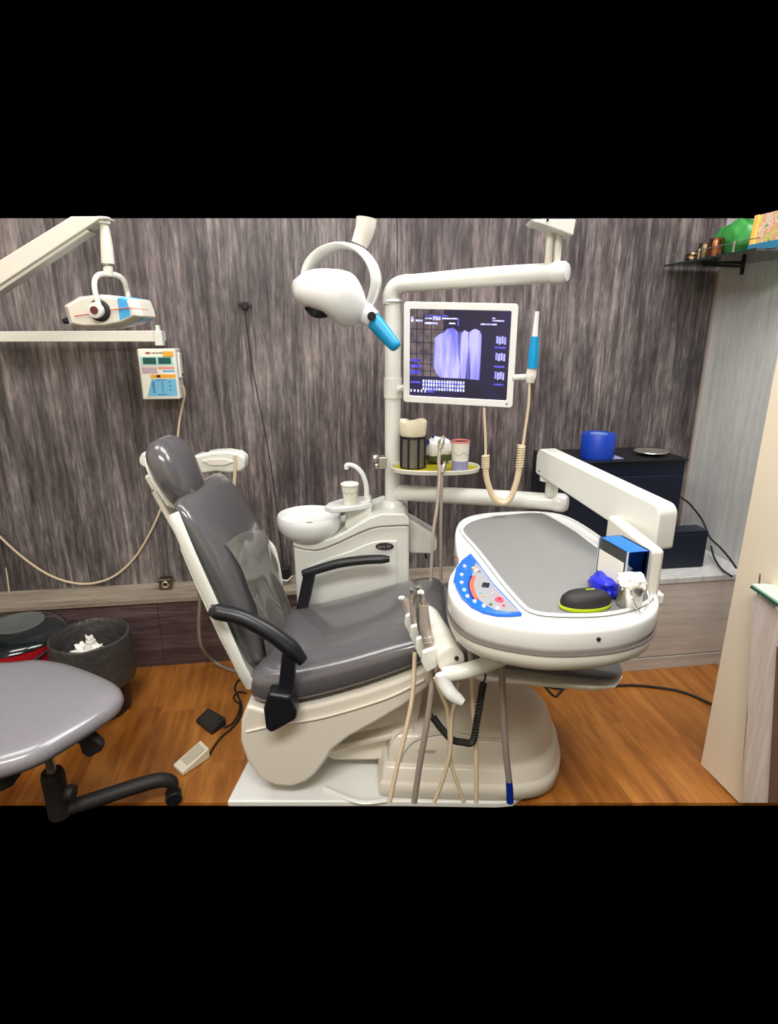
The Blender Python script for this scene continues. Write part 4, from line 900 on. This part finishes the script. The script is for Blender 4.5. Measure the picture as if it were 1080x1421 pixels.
MB().prism(pl([(-45, 425), (118, 317), (124, 321), (-45, 434)], XD - .02), HV * .05).build('scissor_arm_lower', M_WHITE, xr, bevel=.002)
MB().tube([P(106, 440, D=XD - .0), P(98, 444, D=XD - .0), P(88, 446, D=XD)], [.02, .013, .008], n=14).build('cone', M_NAVY, xr)
# wall bar
WB_ = thing('wall_bar', 'white horizontal wall bar over the x-ray control box', 'bar', P(100, 467, Y=2.74))
p0, p1 = P(-50, 466.5, Y=2.75), P(217, 466.5, Y=2.75)
z_ = P(100, 466.5, Y=2.75).z; hb_ = .023
MB().prism([V((p0.x, 2.73, p0.z - hb_)), V((p1.x, 2.73, z_ - hb_)), V((p1.x, 2.73, z_ + hb_)), V((p0.x, 2.73, p0.z + hb_ * .8))], (0, .045, 0)).build('bar', M_WHITE2, WB_, bevel=.003)
c = P(221, 465, Y=2.75); MB().box((c.x, 2.75, z_ - .008), (.032, .05, .062)).box((c.x - .002, 2.75, z_ + .03), (.016, .03, .03)).box((c.x, 2.79, z_), (.03, .05, .04)).build('bracket', M_WHITE, WB_, bevel=.003)
# control box
bxp = [P(x, y, Y=2.71) for x, y in ((190, 484), (243, 484), (250, 555), (197, 555))]
x0 = (bxp[0].x + bxp[3].x) / 2; x1 = (bxp[1].x + bxp[2].x) / 2; z1 = bxp[0].z; z0 = bxp[3].z
ctl = thing('xray_control_box', 'white x-ray control box with green display and blue chart label', 'control box', ((x0 + x1) / 2, 2.77, z0))
MB().box(((x0 + x1) / 2, 2.767, (z0 + z1) / 2), (x1 - x0, .106, z1 - z0)).build('case', M_WHITE2, ctl, bevel=.006, seg=2)
w_, h_ = x1 - x0, z1 - z0
# label coordinates from the enlarged view: u across 110..760, v down 160..1040
def cq(u0, v0, u1, v1, name, m_, off=.0008, par=None):
    a = x0 + w_ * u0; b = x0 + w_ * u1; t = z1 - h_ * v0; s = z1 - h_ * v1
    return MB().box(((a + b) / 2, 2.714 - off / 2, (t + s) / 2), (b - a, off, t - s)).build(name, m_, par or ctl, flat=True)
face = cq(.05, .04, .95, .95, 'face_label', M_PAPER, .0012)
cq(.66, .05, .94, .16, 'print', M_ORANGE, .0018, face)
cq(.22, .065, .34, .10, 'print', mat('brick_red_print', (150, 60, 56), .5), .0022, face)
for k in range(7): cq(.37 + k * .045, .072, .40 + k * .045, .09 + .008 * (k % 2), 'lettering', M_BLACKM, .0022, face)
cq(.07, .15, .93, .33, 'print', M_PALECYAN, .0018, face)
cq(.13, .17, .47, .295, 'display', M_LCD, .003, face); cq(.53, .17, .86, .295, 'display', M_LCD, .003, face)
cq(.07, .35, .48, .48, 'print', M_PALEPINK, .0018, face); cq(.5, .35, .93, .40, 'print', mat('salmon_print', (226, 150, 130), .5), .0018, face)
for k in range(5): cq(.10 + k * .075, .38, .14 + k * .075, .41, 'lettering', M_LILAC, .0022, face); cq(.10 + k * .075, .44, .14 + k * .075, .46, 'lettering', M_LILAC, .0022, face)
cq(.62, .42, .93, .45, 'print', MATS['xray_blue'], .002, face)
cq(.28, .50, .94, .575, 'print', M_ORANGE, .0018, face); cq(.44, .51, .54, .56, 'lettering', M_BLACKM, .0022, face)
a = x0 + w_ * .30; b = x0 + w_ * .94; s = z1 - h_ * .93; t = z1 - h_ * .59
MB().prism([V((a, 2.713, t)), V((b, 2.713, t)), V((b, 2.713, s)), V((a - w_ * .16, 2.713, s))], (0, -.0012, 0)).build('chart', M_SKY, face, flat=True)
for r_ in range(6):
    cq(.30, .64 + r_ * .04, .37, .655 + r_ * .04, 'lettering', M_DEEPBLUE, .0028, face); cq(.55, .64 + r_ * .04, .59, .652 + r_ * .04, 'lettering', M_DEEPBLUE, .0028, face)
    if r_ % 2 == 0: cq(.74, .64 + r_ * .04, .79, .655 + r_ * .04, 'lettering', M_DEEPBLUE, .0028, face)
cq(.4, .60, .68, .61, 'lettering', M_DEEPBLUE, .0028, face); cq(.42, .89, .66, .90, 'lettering', M_DEEPBLUE, .0028, face)
MB().box((x1 + .006, 2.755, z1 - h_ * .33), (.012, .05, h_ * .5)).build('handset', M_WHITE, ctl, bevel=.004)
MB().box((x1 + .008, 2.755, z1 - h_ * .52), (.014, .014, .014)).build('strain_relief', M_BLACKM, ctl, bevel=.003)
cy = 2.80
hose_ = lambda pts, r_, m_, lb, name: tag(MB().tube([P(x, y, Y=yy) for x, y, yy in pts], r_, n=8, smooth=8).build(name, m_), lb, 'cable')
hose_([(254, 535, 2.76), (256, 548, 2.77), (253, 565, 2.79), (249, 585, 2.80), (246, 615, 2.80), (242, 645, 2.80), (236, 670, 2.80), (228, 694, 2.80), (212, 732, 2.80), (190, 770, 2.80), (165, 795, 2.79), (140, 807, 2.79), (110, 810, 2.79), (75, 801, 2.79), (40, 780, 2.80), (0, 745, 2.80), (-40, 700, 2.80)], .0052, M_HOSE, 'cream cable sagging along the wall from the x-ray control box', 'wall_cable')
tag(MB().tube([P(8, 788, Y=2.81), P(10, 800, Y=2.81), P(13, 822, Y=2.80)], .003, n=6).build('wall_cable', M_HOSE), 'short thin cream wire at the far left above the ledge', 'cable')
hose_([(340, 428, 2.805), (342, 450, 2.81), (349, 500, 2.81), (357, 545, 2.81), (366, 590, 2.81), (375, 640, 2.81), (382, 690, 2.81), (388, 740, 2.81), (394, 795, 2.81)], .0022, M_BLACKM, 'thin black cable running down the wall from the black hook', 'wall_cable')
hk = thing('wall_clip', 'small black cable clip fixed on the dark wall', 'clip', P(340, 425, Y=2.81))
q = P(340, 424, Y=2.805); MB().box((q.x, 2.81, q.z), (.026, .02, .032)).build('clip_body', M_BLACKM, hk, bevel=.004)
MB().lathe([(0, 0), (.010, 0), (.010, .01), (0, .012)], P(333, 422, Y=2.80), 12, (0, -1, 0)).build('clip_ring', M_BLACKM, hk)
MB().lathe([(0, 0), (.009, 0), (.009, .01), (0, .012)], P(347, 424, Y=2.80), 12, (0, -1, 0)).build('clip_ring', M_BLACKM, hk)
tag(MB().tube([P(x, y, D=2.45) for x, y in ((552, 690), (570, 712), (584, 738), (592, 775))], .005, n=8).build('wall_cable', M_BLACKM), 'black cable slanting behind the lower arm tube to the right of the pole', 'cable')
# small metal box on the ledge
q = P(232, 815, Z=LZ)
sb = thing('metal_fitting', 'small square brass fitting with round hole on the ledge', 'fitting', (q.x, 2.74, LZ))
MB().box((q.x, 2.745, LZ + .028), (.058, .05, .056)).build('housing', M_BRASS, sb, bevel=.006)
MB().lathe([(0, 0), (.014, 0), (.018, .003), (.014, .006), (.010, .004), (0, .001)], (q.x + .002, 2.721, LZ + .03), 18, (0, -1, 0)).build('hole_ring', M_CHROME, sb)
MB().lathe([(0, 0), (.009, 0), (0, .002)], (q.x + .002, 2.716, LZ + .03), 14, (0, -1, 0)).build('hole', M_BLACKM, sb)
tag(MB().tube([P(x, y, D=d) for x, y, d in ((276, 812, 2.43), (277, 840, 2.43), (276, 870, 2.42), (280, 898, 2.42))] + [P(x, y, Z=z) for x, y, z in ((297, 918, .025), (318, 929, .008), (345, 935, .008))], .0075, n=8).build('drain_hose', M_HOSEG), 'grey hose dropping from the ledge behind the backrest to the floor', 'hose')
q = P(397, 800, Z=LZ); tp = thing('water_valve', 'small black and steel valve on the ledge behind the backrest', 'valve', (q.x, 2.74, LZ))
MB().box((q.x, 2.745, LZ + .04), (.05, .04, .08)).build('valve_body', M_BLACKM, tp, bevel=.01)
MB().tube([V((q.x - .03, 2.715, LZ + .05)), V((q.x - .02, 2.70, LZ + .03)), V((q.x + .01, 2.70, LZ + .022)), V((q.x + .035, 2.71, LZ + .04))], .007, n=10).build('valve_tube', M_CHROME, tp)

# ================================================================== RIGHT CORNER
cbY = 2.47
cf = [P(x, y, Y=cbY) for x, y in ((800, 636), (946, 645))]
cz1 = P(900, 640, Y=cbY).z; cx1 = P(943, 700, Y=cbY).x; cx0 = P(770, 700, Y=cbY).x
cab = thing('dark_cabinet', 'navy black metal computer case standing on the pale bench', 'cabinet', ((cx0 + cx1) / 2, 2.62, BZ))
MB().box(((cx0 + cx1) / 2, cbY + .15, (BZ + cz1) / 2 + .001), (cx1 - cx0, .30, cz1 - BZ - .002)).build('case', M_NAVY, cab, bevel=.004)
MB().box(((cx0 + cx1) / 2, cbY - .003, (BZ + cz1) / 2 - .02), (cx1 - cx0 - .03, .008, cz1 - BZ - .10)).build('front_panel', mat('navy_panel', (10, 20, 38), .5), cab, bevel=.003)
MB().box(((cx0 + cx1) / 2, cbY + .14, cz1 + .004), (cx1 - cx0 + .012, .31, .008)).build('top_plate', mat('black_top', (18, 20, 26), .4), cab, bevel=.002)
s1 = P(985, 740, Y=2.42)
sx0, sx1 = P(918, 750, Y=2.36).x, P(984, 750, Y=2.36).x; sz1 = P(960, 738, Y=2.36).z
ups = thing('power_supply', 'low dark blue power supply box beside the computer case', 'box', ((sx0 + sx1) / 2, 2.46, BZ))
MB().box(((sx0 + sx1) / 2, 2.414, (BZ + sz1) / 2 + .001), (sx1 - sx0, .09, sz1 - BZ - .002)).build('case', M_NAVY, ups, bevel=.005)
MB().box(((sx0 + sx1) / 2, 2.368, (BZ + sz1) / 2), (sx1 - sx0 - .02, .006, sz1 - BZ - .03)).build('front_panel', MATS['navy_panel'], ups, bevel=.002)
c = P(828, 634, Z=cz1 + .009); c.y = min(c.y, 2.70)
tr_ = thing('blue_tape_roll', 'royal blue roll standing on top of the computer case', 'roll', c)
rr_ = 24 * 2.62 / 811
MB().lathe([(rr_ * .5, 0), (rr_, 0), (rr_ * 1.01, .01), (rr_, .11), (rr_ * .97, .113), (rr_ * .6, .113), (rr_ * .5, .108), (rr_ * .5, 0)], c, 36).build('roll', M_DEEPBLUE if False else mat('tape_blue', (14, 58, 166), .4), tr_)
MB().lathe([(rr_ * .44, .001), (rr_ * .5, .001), (rr_ * .5, .112), (rr_ * .44, .112), (rr_ * .44, .001)], c, 28).build('core', mat('pale_core', (130, 160, 210), .5), tr_)
MB().box(c + V((.03, -.01, -.0)) + ZV * .0005, (.15, .1, .001)).build('backing_card', M_LILAC, tr_)
for q_ in [tr_]: q_.location = q_.location
c = P(903, 630, Z=cz1 + .009)
tag(MB().lathe([(0, 0), (.03, 0), (.06, .006), (.078, .014), (.076, .017), (.055, .010), (0, .006)], c, 32).build('steel_dish', M_CHROME), 'shallow steel dish lying on top of the computer case', 'dish')
for pts, lb in ((((945, 690, 2.5), (958, 700, 2.6), (975, 722, 2.6), (985, 745, 2.5), (1000, 760, 2.3), (1012, 774, 2.2), (1022, 788, 2.1)), 'upper black cable curving from the power supply behind the pillar'), (((987, 758, 2.5), (992, 775, 2.4), (1002, 790, 2.3), (1016, 800, 2.2)), 'lower black cable looping over the pale worktop')):
    tag(MB().tube([P(x, y, Y=yy) if False else P(x, y, X=min(RX - .02, P(x, y, Y=yy).x)) for x, y, yy in pts], .0048, n=8).build('power_cable', M_BLACKM), lb, 'cable')
tag(MB().tube([P(x, y, Z=.006) for x, y in ((745, 948), (775, 955), (800, 950), (840, 952), (880, 951), (920, 955), (950, 961), (988, 977))], .006, n=8).build('floor_cable', M_BLACKM), 'black cable lying along the floor in front of the bench', 'cable')
tag(MB().tube([P(x, y, Z=.005) for x, y in ((756, 952), (770, 966), (778, 960), (790, 948), (800, 944))], .005, n=8).build('floor_cable', M_BLACKM), 'short black cable loop on the floor beside the chair base', 'cable')
# glass shelf on the right wall
SZ = P(940, 367, Y=2.70).z
g = [P(940, 367, Z=SZ), P(1085, 348, Z=SZ)]
sx_ = g[0].x; yb = g[1].y
shf = thing('glass_shelf', 'dark edged glass corner shelf on the right wall', 'shelf', (RX, 2.5, SZ))
MB().box(((sx_ + RX) / 2 , (2.8 + yb) / 2, SZ + .004), (RX - sx_ - .002, 2.8 - yb, .008)).build('pane', M_SHELFG, shf)
MB().box((sx_ + .001, (2.8 + yb) / 2, SZ + .004), (.004, 2.8 - yb, .0085)).build('pane_edge', mat('dark_green_edge', (30, 46, 42), .2), shf)
yy = P(1030, 370, X=RX - .01).y
MB().box((RX - .006, yy, SZ - .022), (.012, .012, .044)).tube([V((RX, yy, SZ - .008)), V((sx_ + .1, yy, SZ - .006))], .006, n=8, smooth=0).build('bracket', M_BLACKM, shf)
MB().tube([V((sx_ + .01, 2.78, SZ + .045)), V((sx_ + .01, yb, SZ + .045))], .002, n=6, smooth=0).build('guard_rail', M_CHROME, shf)
for x, y in ((969, 345), (1017, 337)):
    q = P(x, y + 15, X=sx_ + .01); MB().tube([V((q.x, q.y, SZ + .008)), V((q.x, q.y, SZ + .05))], .004, n=8, smooth=0).build('guard_post', M_CHROME, shf)
def shelfpt(px_, X_): q = P(px_, 360, X=X_); return V((X_, q.y, SZ + .0085))
def pot(px_, X_, r_, h_, m_, lb):
    c = shelfpt(px_, X_); return tag(MB().lathe([(0, 0), (r_ * .8, 0), (r_, h_ * .3), (r_ * .92, h_ * .5), (r_, h_ * .65), (r_ * .85, h_ * .85), (r_ * .9, h_), (r_ * .7, h_), (r_ * .7, h_ * .8), (0, h_ * .8)], c, 22).build('ritual_pot', m_), lb, 'pot')
pot(960, sx_ + .05, .030, .045, M_BRASS, 'low brass pot at the left end of the glass shelf')
pot(977, sx_ + .09, .034, .075, M_BRASS, 'dark brass pot behind the copper pot on the glass shelf')
pot(991, sx_ + .06, .034, .078, M_COPPER, 'shiny ringed copper pot on the glass shelf beside the green figure')
c = shelfpt(1018, sx_ + .16)
gf = thing('green_figure', 'green glazed hill shaped ornament on the glass shelf', 'ornament', c)
blob(c + ZV * .075, (V((0, 1, 0)), V((1, 0, 0)), ZV), (.13, .06, .075), 12, .35).build('mound', M_GREEN, gf, sub=1)
blob(c + V((.05, .07, .125)), (V((0, 1, 0)), V((1, 0, 0)), ZV), (.10, .04, .035), 15, .4).build('crown', M_DKGREEN, gf, sub=1)
# picture frame leaning
pf1 = P(1037, 350, X=sx_ + .08); pf1.z = SZ + .009
fy0, fy1 = pf1.y, pf1.y - .5
frm = thing('framed_picture', 'gold edged devotional picture in mottled colours on the glass shelf', 'picture', (sx_ + .10, (fy0 + fy1) / 2, SZ))
tl = P(1046, 303, X=sx_ + .10).z - SZ
FX = sx_ + .09; lean = V((.05, 0, 1)).normalized(); hgt = tl * .98
M_MOTT = grain('mottled_picture', [(.36, (60, 110, 60)), (.44, (196, 190, 110)), (.5, (190, 120, 100)), (.56, (222, 190, 176)), (.64, (90, 150, 76))], 'z', sc=18, stretch=.8, rough=.3)
yf = P(1080, 350, X=FX).y - .03
def fr_box(y0, y1, z0, z1, thick, m_, nm): return MB().prism([V((FX + .05 * z0, y0, SZ + .009 + z0)), V((FX + .05 * z0, y1, SZ + .009 + z0)), V((FX + .05 * z1, y1, SZ + .009 + z1)), V((FX + .05 * z1, y0, SZ + .009 + z1))], (thick, 0, 0)).build(nm, m_, frm, bevel=.002)
fr_box(fy0 - .02, yf, .02, hgt, .006, M_MOTT, 'picture_sheet')
fr_box(fy0, fy0 - .025, 0, hgt, -.010, M_GOLD, 'frame_side')
fr_box(fy0, yf, .0, .03, -.014, M_TEAL, 'base_board')
# desk end with glass top at far right
DX = 1.37
d1 = P(1046, 818, X=DX)
dsk = thing('glass_top_desk', 'white streaked stone desk end with green edged glass top', 'desk', (DX, d1.y, 0))
pe = [P(x, y, X=DX) for x, y in ((1045, 826), (1083, 850), (1083, 1114), (1032, 1114))]
MB().prism(pe, (.05, 0, 0)).build('side_panel', M_STONE, dsk, flat=True)
MB().prism([P(x, y, X=DX - .012) for x, y in ((1078, 897), (1083, 898), (1083, 1114), (1066, 1114))], (.02, 0, 0)).build('brown_panel', mat('brown_laminate', (110, 82, 70), .5), dsk, flat=True)
gz = P(1045, 816, X=DX - .01).z
ge = [P(1043, 814, Z=gz), P(1083, 841, Z=gz), P(1083, 815, Z=gz), P(1058, 814, Z=gz)]
MB().prism(ge, (0, 0, .010)).build('glass_top', mat('pale_green_glass', (186, 214, 190), .08), dsk, bevel=.001)
MB().tube([ge[0] - ZV * .001, ge[1] - ZV * .001], .0045, n=8, smooth=0).build('glass_edge', mat('green_glass_edge', (16, 70, 58), .15), dsk)

# ================================================================== LEFT FRONT: BINS, STOOL, PEDALS
c = P(20, 872, D=2.22); rz = c.z; c = V((c.x, c.y, 0))
rb = thing('red_bin', 'round red bin with glossy black lid near the ledge', 'bin', c)
r_ = 64 * 2.53 / 811
MB().lathe([(0, .003), (r_ * .80, .003), (r_ * .83, .02), (r_ * .96, rz - .07), (r_ * .99, rz - .034), (0, rz - .034)], c, 40).build('body', M_RED, rb)
MB().lathe([(0, rz - .034), (r_ * .96, rz - .034), (r_ * .99, rz - .030), (r_ * .98, rz - .024), (r_ * .90, rz - .012), (r_ * .75, rz + .004), (r_ * .5, rz + .010), (0, rz + .010)], c, 48).build('lid', M_LID, rb)
MB().lathe([(0, rz + .008), (r_ * .50, rz + .008), (r_ * .50, rz + .014), (r_ * .45, rz + .016), (r_ * .42, rz + .0135), (0, rz + .0135)], c - RV * .0 + HV * .03, 36).build('lid_disc', M_LIDTOP, rb)
q = c + RV * (r_ * .93) + HV * (r_ * .45) + ZV * (rz - .045); MB().box(q, (.05, .05, .05), BXS).box(q - RV * .02 - ZV * .03, (.03, .03, .06), BXS).build('hinge', M_BLACKM, rb, bevel=.006)
hp2 = [c + (RV * math.cos(t) + HV * math.sin(t)) * (r_ * .99) + ZV * (rz - .075 + .03 * math.cos(t * 2)) for t in [R(a) for a in range(-100, 41, 14)]]
MB().tube(hp2, .006, n=8).build('carry_handle', M_BLACKM, rb)
c = P(124, 882, D=2.17); bz_ = c.z; c = V((c.x, c.y, 0)); r_ = 49 * 2.5 / 811
bn_ = thing('waste_bin', 'black waste bin lined with a grey plastic bag beside the red bin', 'bin', c)
MB().lathe([(0, .003), (r_ * .80, .003), (r_ * .84, .05), (r_ * .97, bz_ - .06), (r_ * .97, bz_ - .01), (r_ * .93, bz_ - .01), (r_ * .9, bz_ - .05), (r_ * .78, .02), (0, .015)], c, 36).build('body', M_BLACK, bn_)
rs = []
for rr_, hh_ in ((1.0, .17), (1.04, .15), (1.06, .20), (1.05, bz_ - .03), (1.02, bz_ + .002), (.97, bz_ + .006), (.92, bz_ - .01), (.88, bz_ - .05), (.8, bz_ - .12), (.75, .10)):
    row = []
    for k in range(56):
        t = 2 * math.pi * k / 56; nz_ = noise.noise(V((math.cos(t) * 3, math.sin(t) * 3, hh_ * 9))) * .03
        row.append(c + (RV * math.cos(t) + HV * math.sin(t)) * (r_ * (rr_ + nz_)) + ZV * (hh_ + nz_ * .25 + (.02 * math.sin(t * 7) if hh_ == .17 else 0)))
    rs.append(row)
MB().rings(rs, cap=False).build('bag', M_BAG, bn_, solid=.0015)
q = c + ZV * (bz_ - .14)
MB().lathe([(0, 0), (r_ * .78, 0), (r_ * .78, .03), (0, .05)], q, 24).build('bag_floor', M_BAG, bn_)
tag(blob(c + ZV * (bz_ - .07) - HV * .03 + RV * .0, BXS, (.058, .04, .032), 21, .9, (26, 18), 3).build('used_tissue', M_TISSUE), 'crumpled white tissue heap inside the bag lined bin', 'tissue')
tag(blob(c + ZV * (bz_ - .030) - HV * .01 + RV * .006, BXS, (.016, .016, .032), 25, .9, (16, 12), 3).build('used_tissue', M_TISSUE), 'upright twist of white tissue topping the heap in the bin', 'tissue')
# pedals
def pedal(pts, z1a, z1b, m_, lb, name):
    p = [P(x, y, Z=0) for x, y in pts]; z = [z1a, z1a, z1b, z1b]
    cen = sum(p, V((0, 0, 0))) / 4; t = thing(name, lb, 'pedal', cen)
    MB().add([q + ZV * .002 for q in p] + [q + ZV * zz for q, zz in zip(p, z)], [(0, 1, 2, 3), (4, 5, 6, 7), (0, 1, 5, 4), (1, 2, 6, 5), (2, 3, 7, 6), (3, 0, 4, 7)]).build('housing', m_, t, bevel=.004)
    inn = [cen + (q - cen) * .72 + ZV * zz for q, zz in zip(p, z)]
    MB().add(inn + [q + ZV * .003 for q in inn], [(0, 1, 2, 3), (4, 5, 6, 7), (0, 1, 5, 4), (1, 2, 6, 5), (2, 3, 7, 6), (3, 0, 4, 7)]).build('pad', mat('beige_pad', (186, 178, 158), .6) if m_ is not M_BLACKM else mat('ribbed_black', (40, 38, 34), .5), t, bevel=.001)
    return t
pedal([(241, 1066), (254, 1078), (292, 1052), (280, 1040)], .018, .045, mat('ivory_plastic', (222, 214, 190), .4), 'ivory foot switch pedal lying on the wood floor', 'foot_switch')
pedal([(272, 1004), (294, 1021), (314, 1007), (290, 993)], .02, .04, M_BLACKM, 'black ribbed foot pedal lying on the wood floor', 'foot_switch')
tag(MB().tube([P(x, y, Z=.005) for x, y in ((291, 1047), (297, 1036), (308, 1022), (322, 1010), (333, 995), (335, 978), (330, 965), (326, 955), (330, 945), (338, 940))], .0042, n=8).build('pedal_cable', M_BLACKM), 'black cable from the ivory pedal curling to the chair', 'cable')
tag(MB().tube([P(x, y, Z=.006) for x, y in ((312, 1010), (322, 1004), (330, 992), (333, 978), (326, 972), (325, 965), (333, 960), (342, 962))], .0038, n=8).build('pedal_cable', M_BLACKM), 'short black cable from the black pedal under the chair', 'cable')
# stool
sd = P(76, 1090, D=1.5)
stl = thing('operator_stool', 'operator stool with large pale grey vinyl seat on a black gas column', 'stool', V((sd.x, sd.y, 0)))
sz_ = .50
so = [P(x, y, Z=sz_) for x, y in ((20, 915), (55, 912), (95, 918), (135, 932), (162, 946), (168, 960), (155, 976), (125, 997), (90, 1018), (55, 1038), (15, 1053), (-30, 1062), (-75, 1050), (-95, 1020), (-90, 975), (-65, 935), (-25, 918))]
sol = [tuple(q)[:2] for q in smooth_closed(so, 4)]
MB().stack(sol, [(-.05, sz_ - .07), (-.03, sz_ - .068), (-.006, sz_ - .055), (.004, sz_ - .035), (.0, sz_ - .015), (-.012, sz_ - .003), (-.035, sz_ + .003)], .8, sz_ + .006).build('seat', M_VINYL2, stl, ang=180)
MB().stack(sol, [(-.06, sz_ - .09), (-.05, sz_ - .085), (-.045, sz_ - .07), (-.06, sz_ - .065)]).build('seat_base', M_BLACKM, stl)
xs_, ys_ = sd.x, sd.y
B_ = V((xs_, ys_, 0))
MB().lathe([(0, .24), (.014, .24), (.014, sz_ - .07), (0, sz_ - .07)], B_, 20).build('piston', M_CHROME, stl)
MB().lathe([(0, .085), (.034, .085), (.034, .235), (.030, .25), (0, .25)], B_, 24).build('sleeve', M_BLACKM, stl)
for a_ in (24,):
    d_ = RV * math.cos(R(a_)) + HV * math.sin(R(a_))
    lg = MB().tube([B_ + ZV * .098, B_ + d_ * .12 + ZV * .104, B_ + d_ * .22 + ZV * .110, B_ + d_ * .30 + ZV * .108, B_ + d_ * .335 + ZV * .085, B_ + d_ * .335 + ZV * .05], [.024, .025, .025, .024, .022, .014], n=14, flat=1, smooth=5).build('leg', M_BLACKM, stl)
    cs = MB().lathe([(0, -.022), (.024, -.022), (.027, -.018), (.027, -.004), (.012, -.002), (.012, .002), (.027, .004), (.027, .018), (.024, .022), (0, .022)], B_ + d_ * .335 + ZV * .0285, 20, d_.cross(ZV)).build('caster', M_BLACK, lg)
q = P(98, 1100, D=1.47); MB().lathe([(0, -.01), (.022, -.01), (.026, 0), (.022, .012), (0, .016)], q, 16, RV).build('tension_knob', M_BLACKM, stl)
lv = pl([(105, 1022), (114, 1017), (126, 1021), (141, 1034), (140, 1044), (122, 1053), (113, 1047)], 1.47)
MB().prism(lv, HV * .03).build('lever_paddle', M_BLACKM, stl, bevel=.008, seg=3)
MB().tube([P(112, 1030, D=1.49), V((xs_, ys_, sz_ - .08))], .006, n=8, smooth=0).build('lever_rod', M_BLACKM, stl)
blob(P(2, 1080, D=1.40), BXS, (.045, .05, .018), 2, .1).build('back_support_lever', M_BLACKM, stl)

# ================================================================== shared phrases for repeats
GROUPS = {'instrument_hose': 'instrument hoses hanging below the table', 'handpiece': 'handpieces standing in the four slot holder', 'suction_hose': 'grey hoses in front of the oval shelf',
          'ritual_pot': 'metal pots on the glass shelf', 'foot_switch': 'foot pedals on the wood floor', 'power_cable': 'black cables in the right corner', 'floor_cable': 'black cables on the floor',
          'pedal_cable': 'black pedal cables on the floor', 'used_tissue': 'white tissues in the waste bin', 'wall_cable': 'thin cables along the dark wall'}
for o in bpy.data.objects:
    if not o.parent and o.name.split('.')[0] in GROUPS: o['group'] = GROUPS[o.name.split('.')[0]]
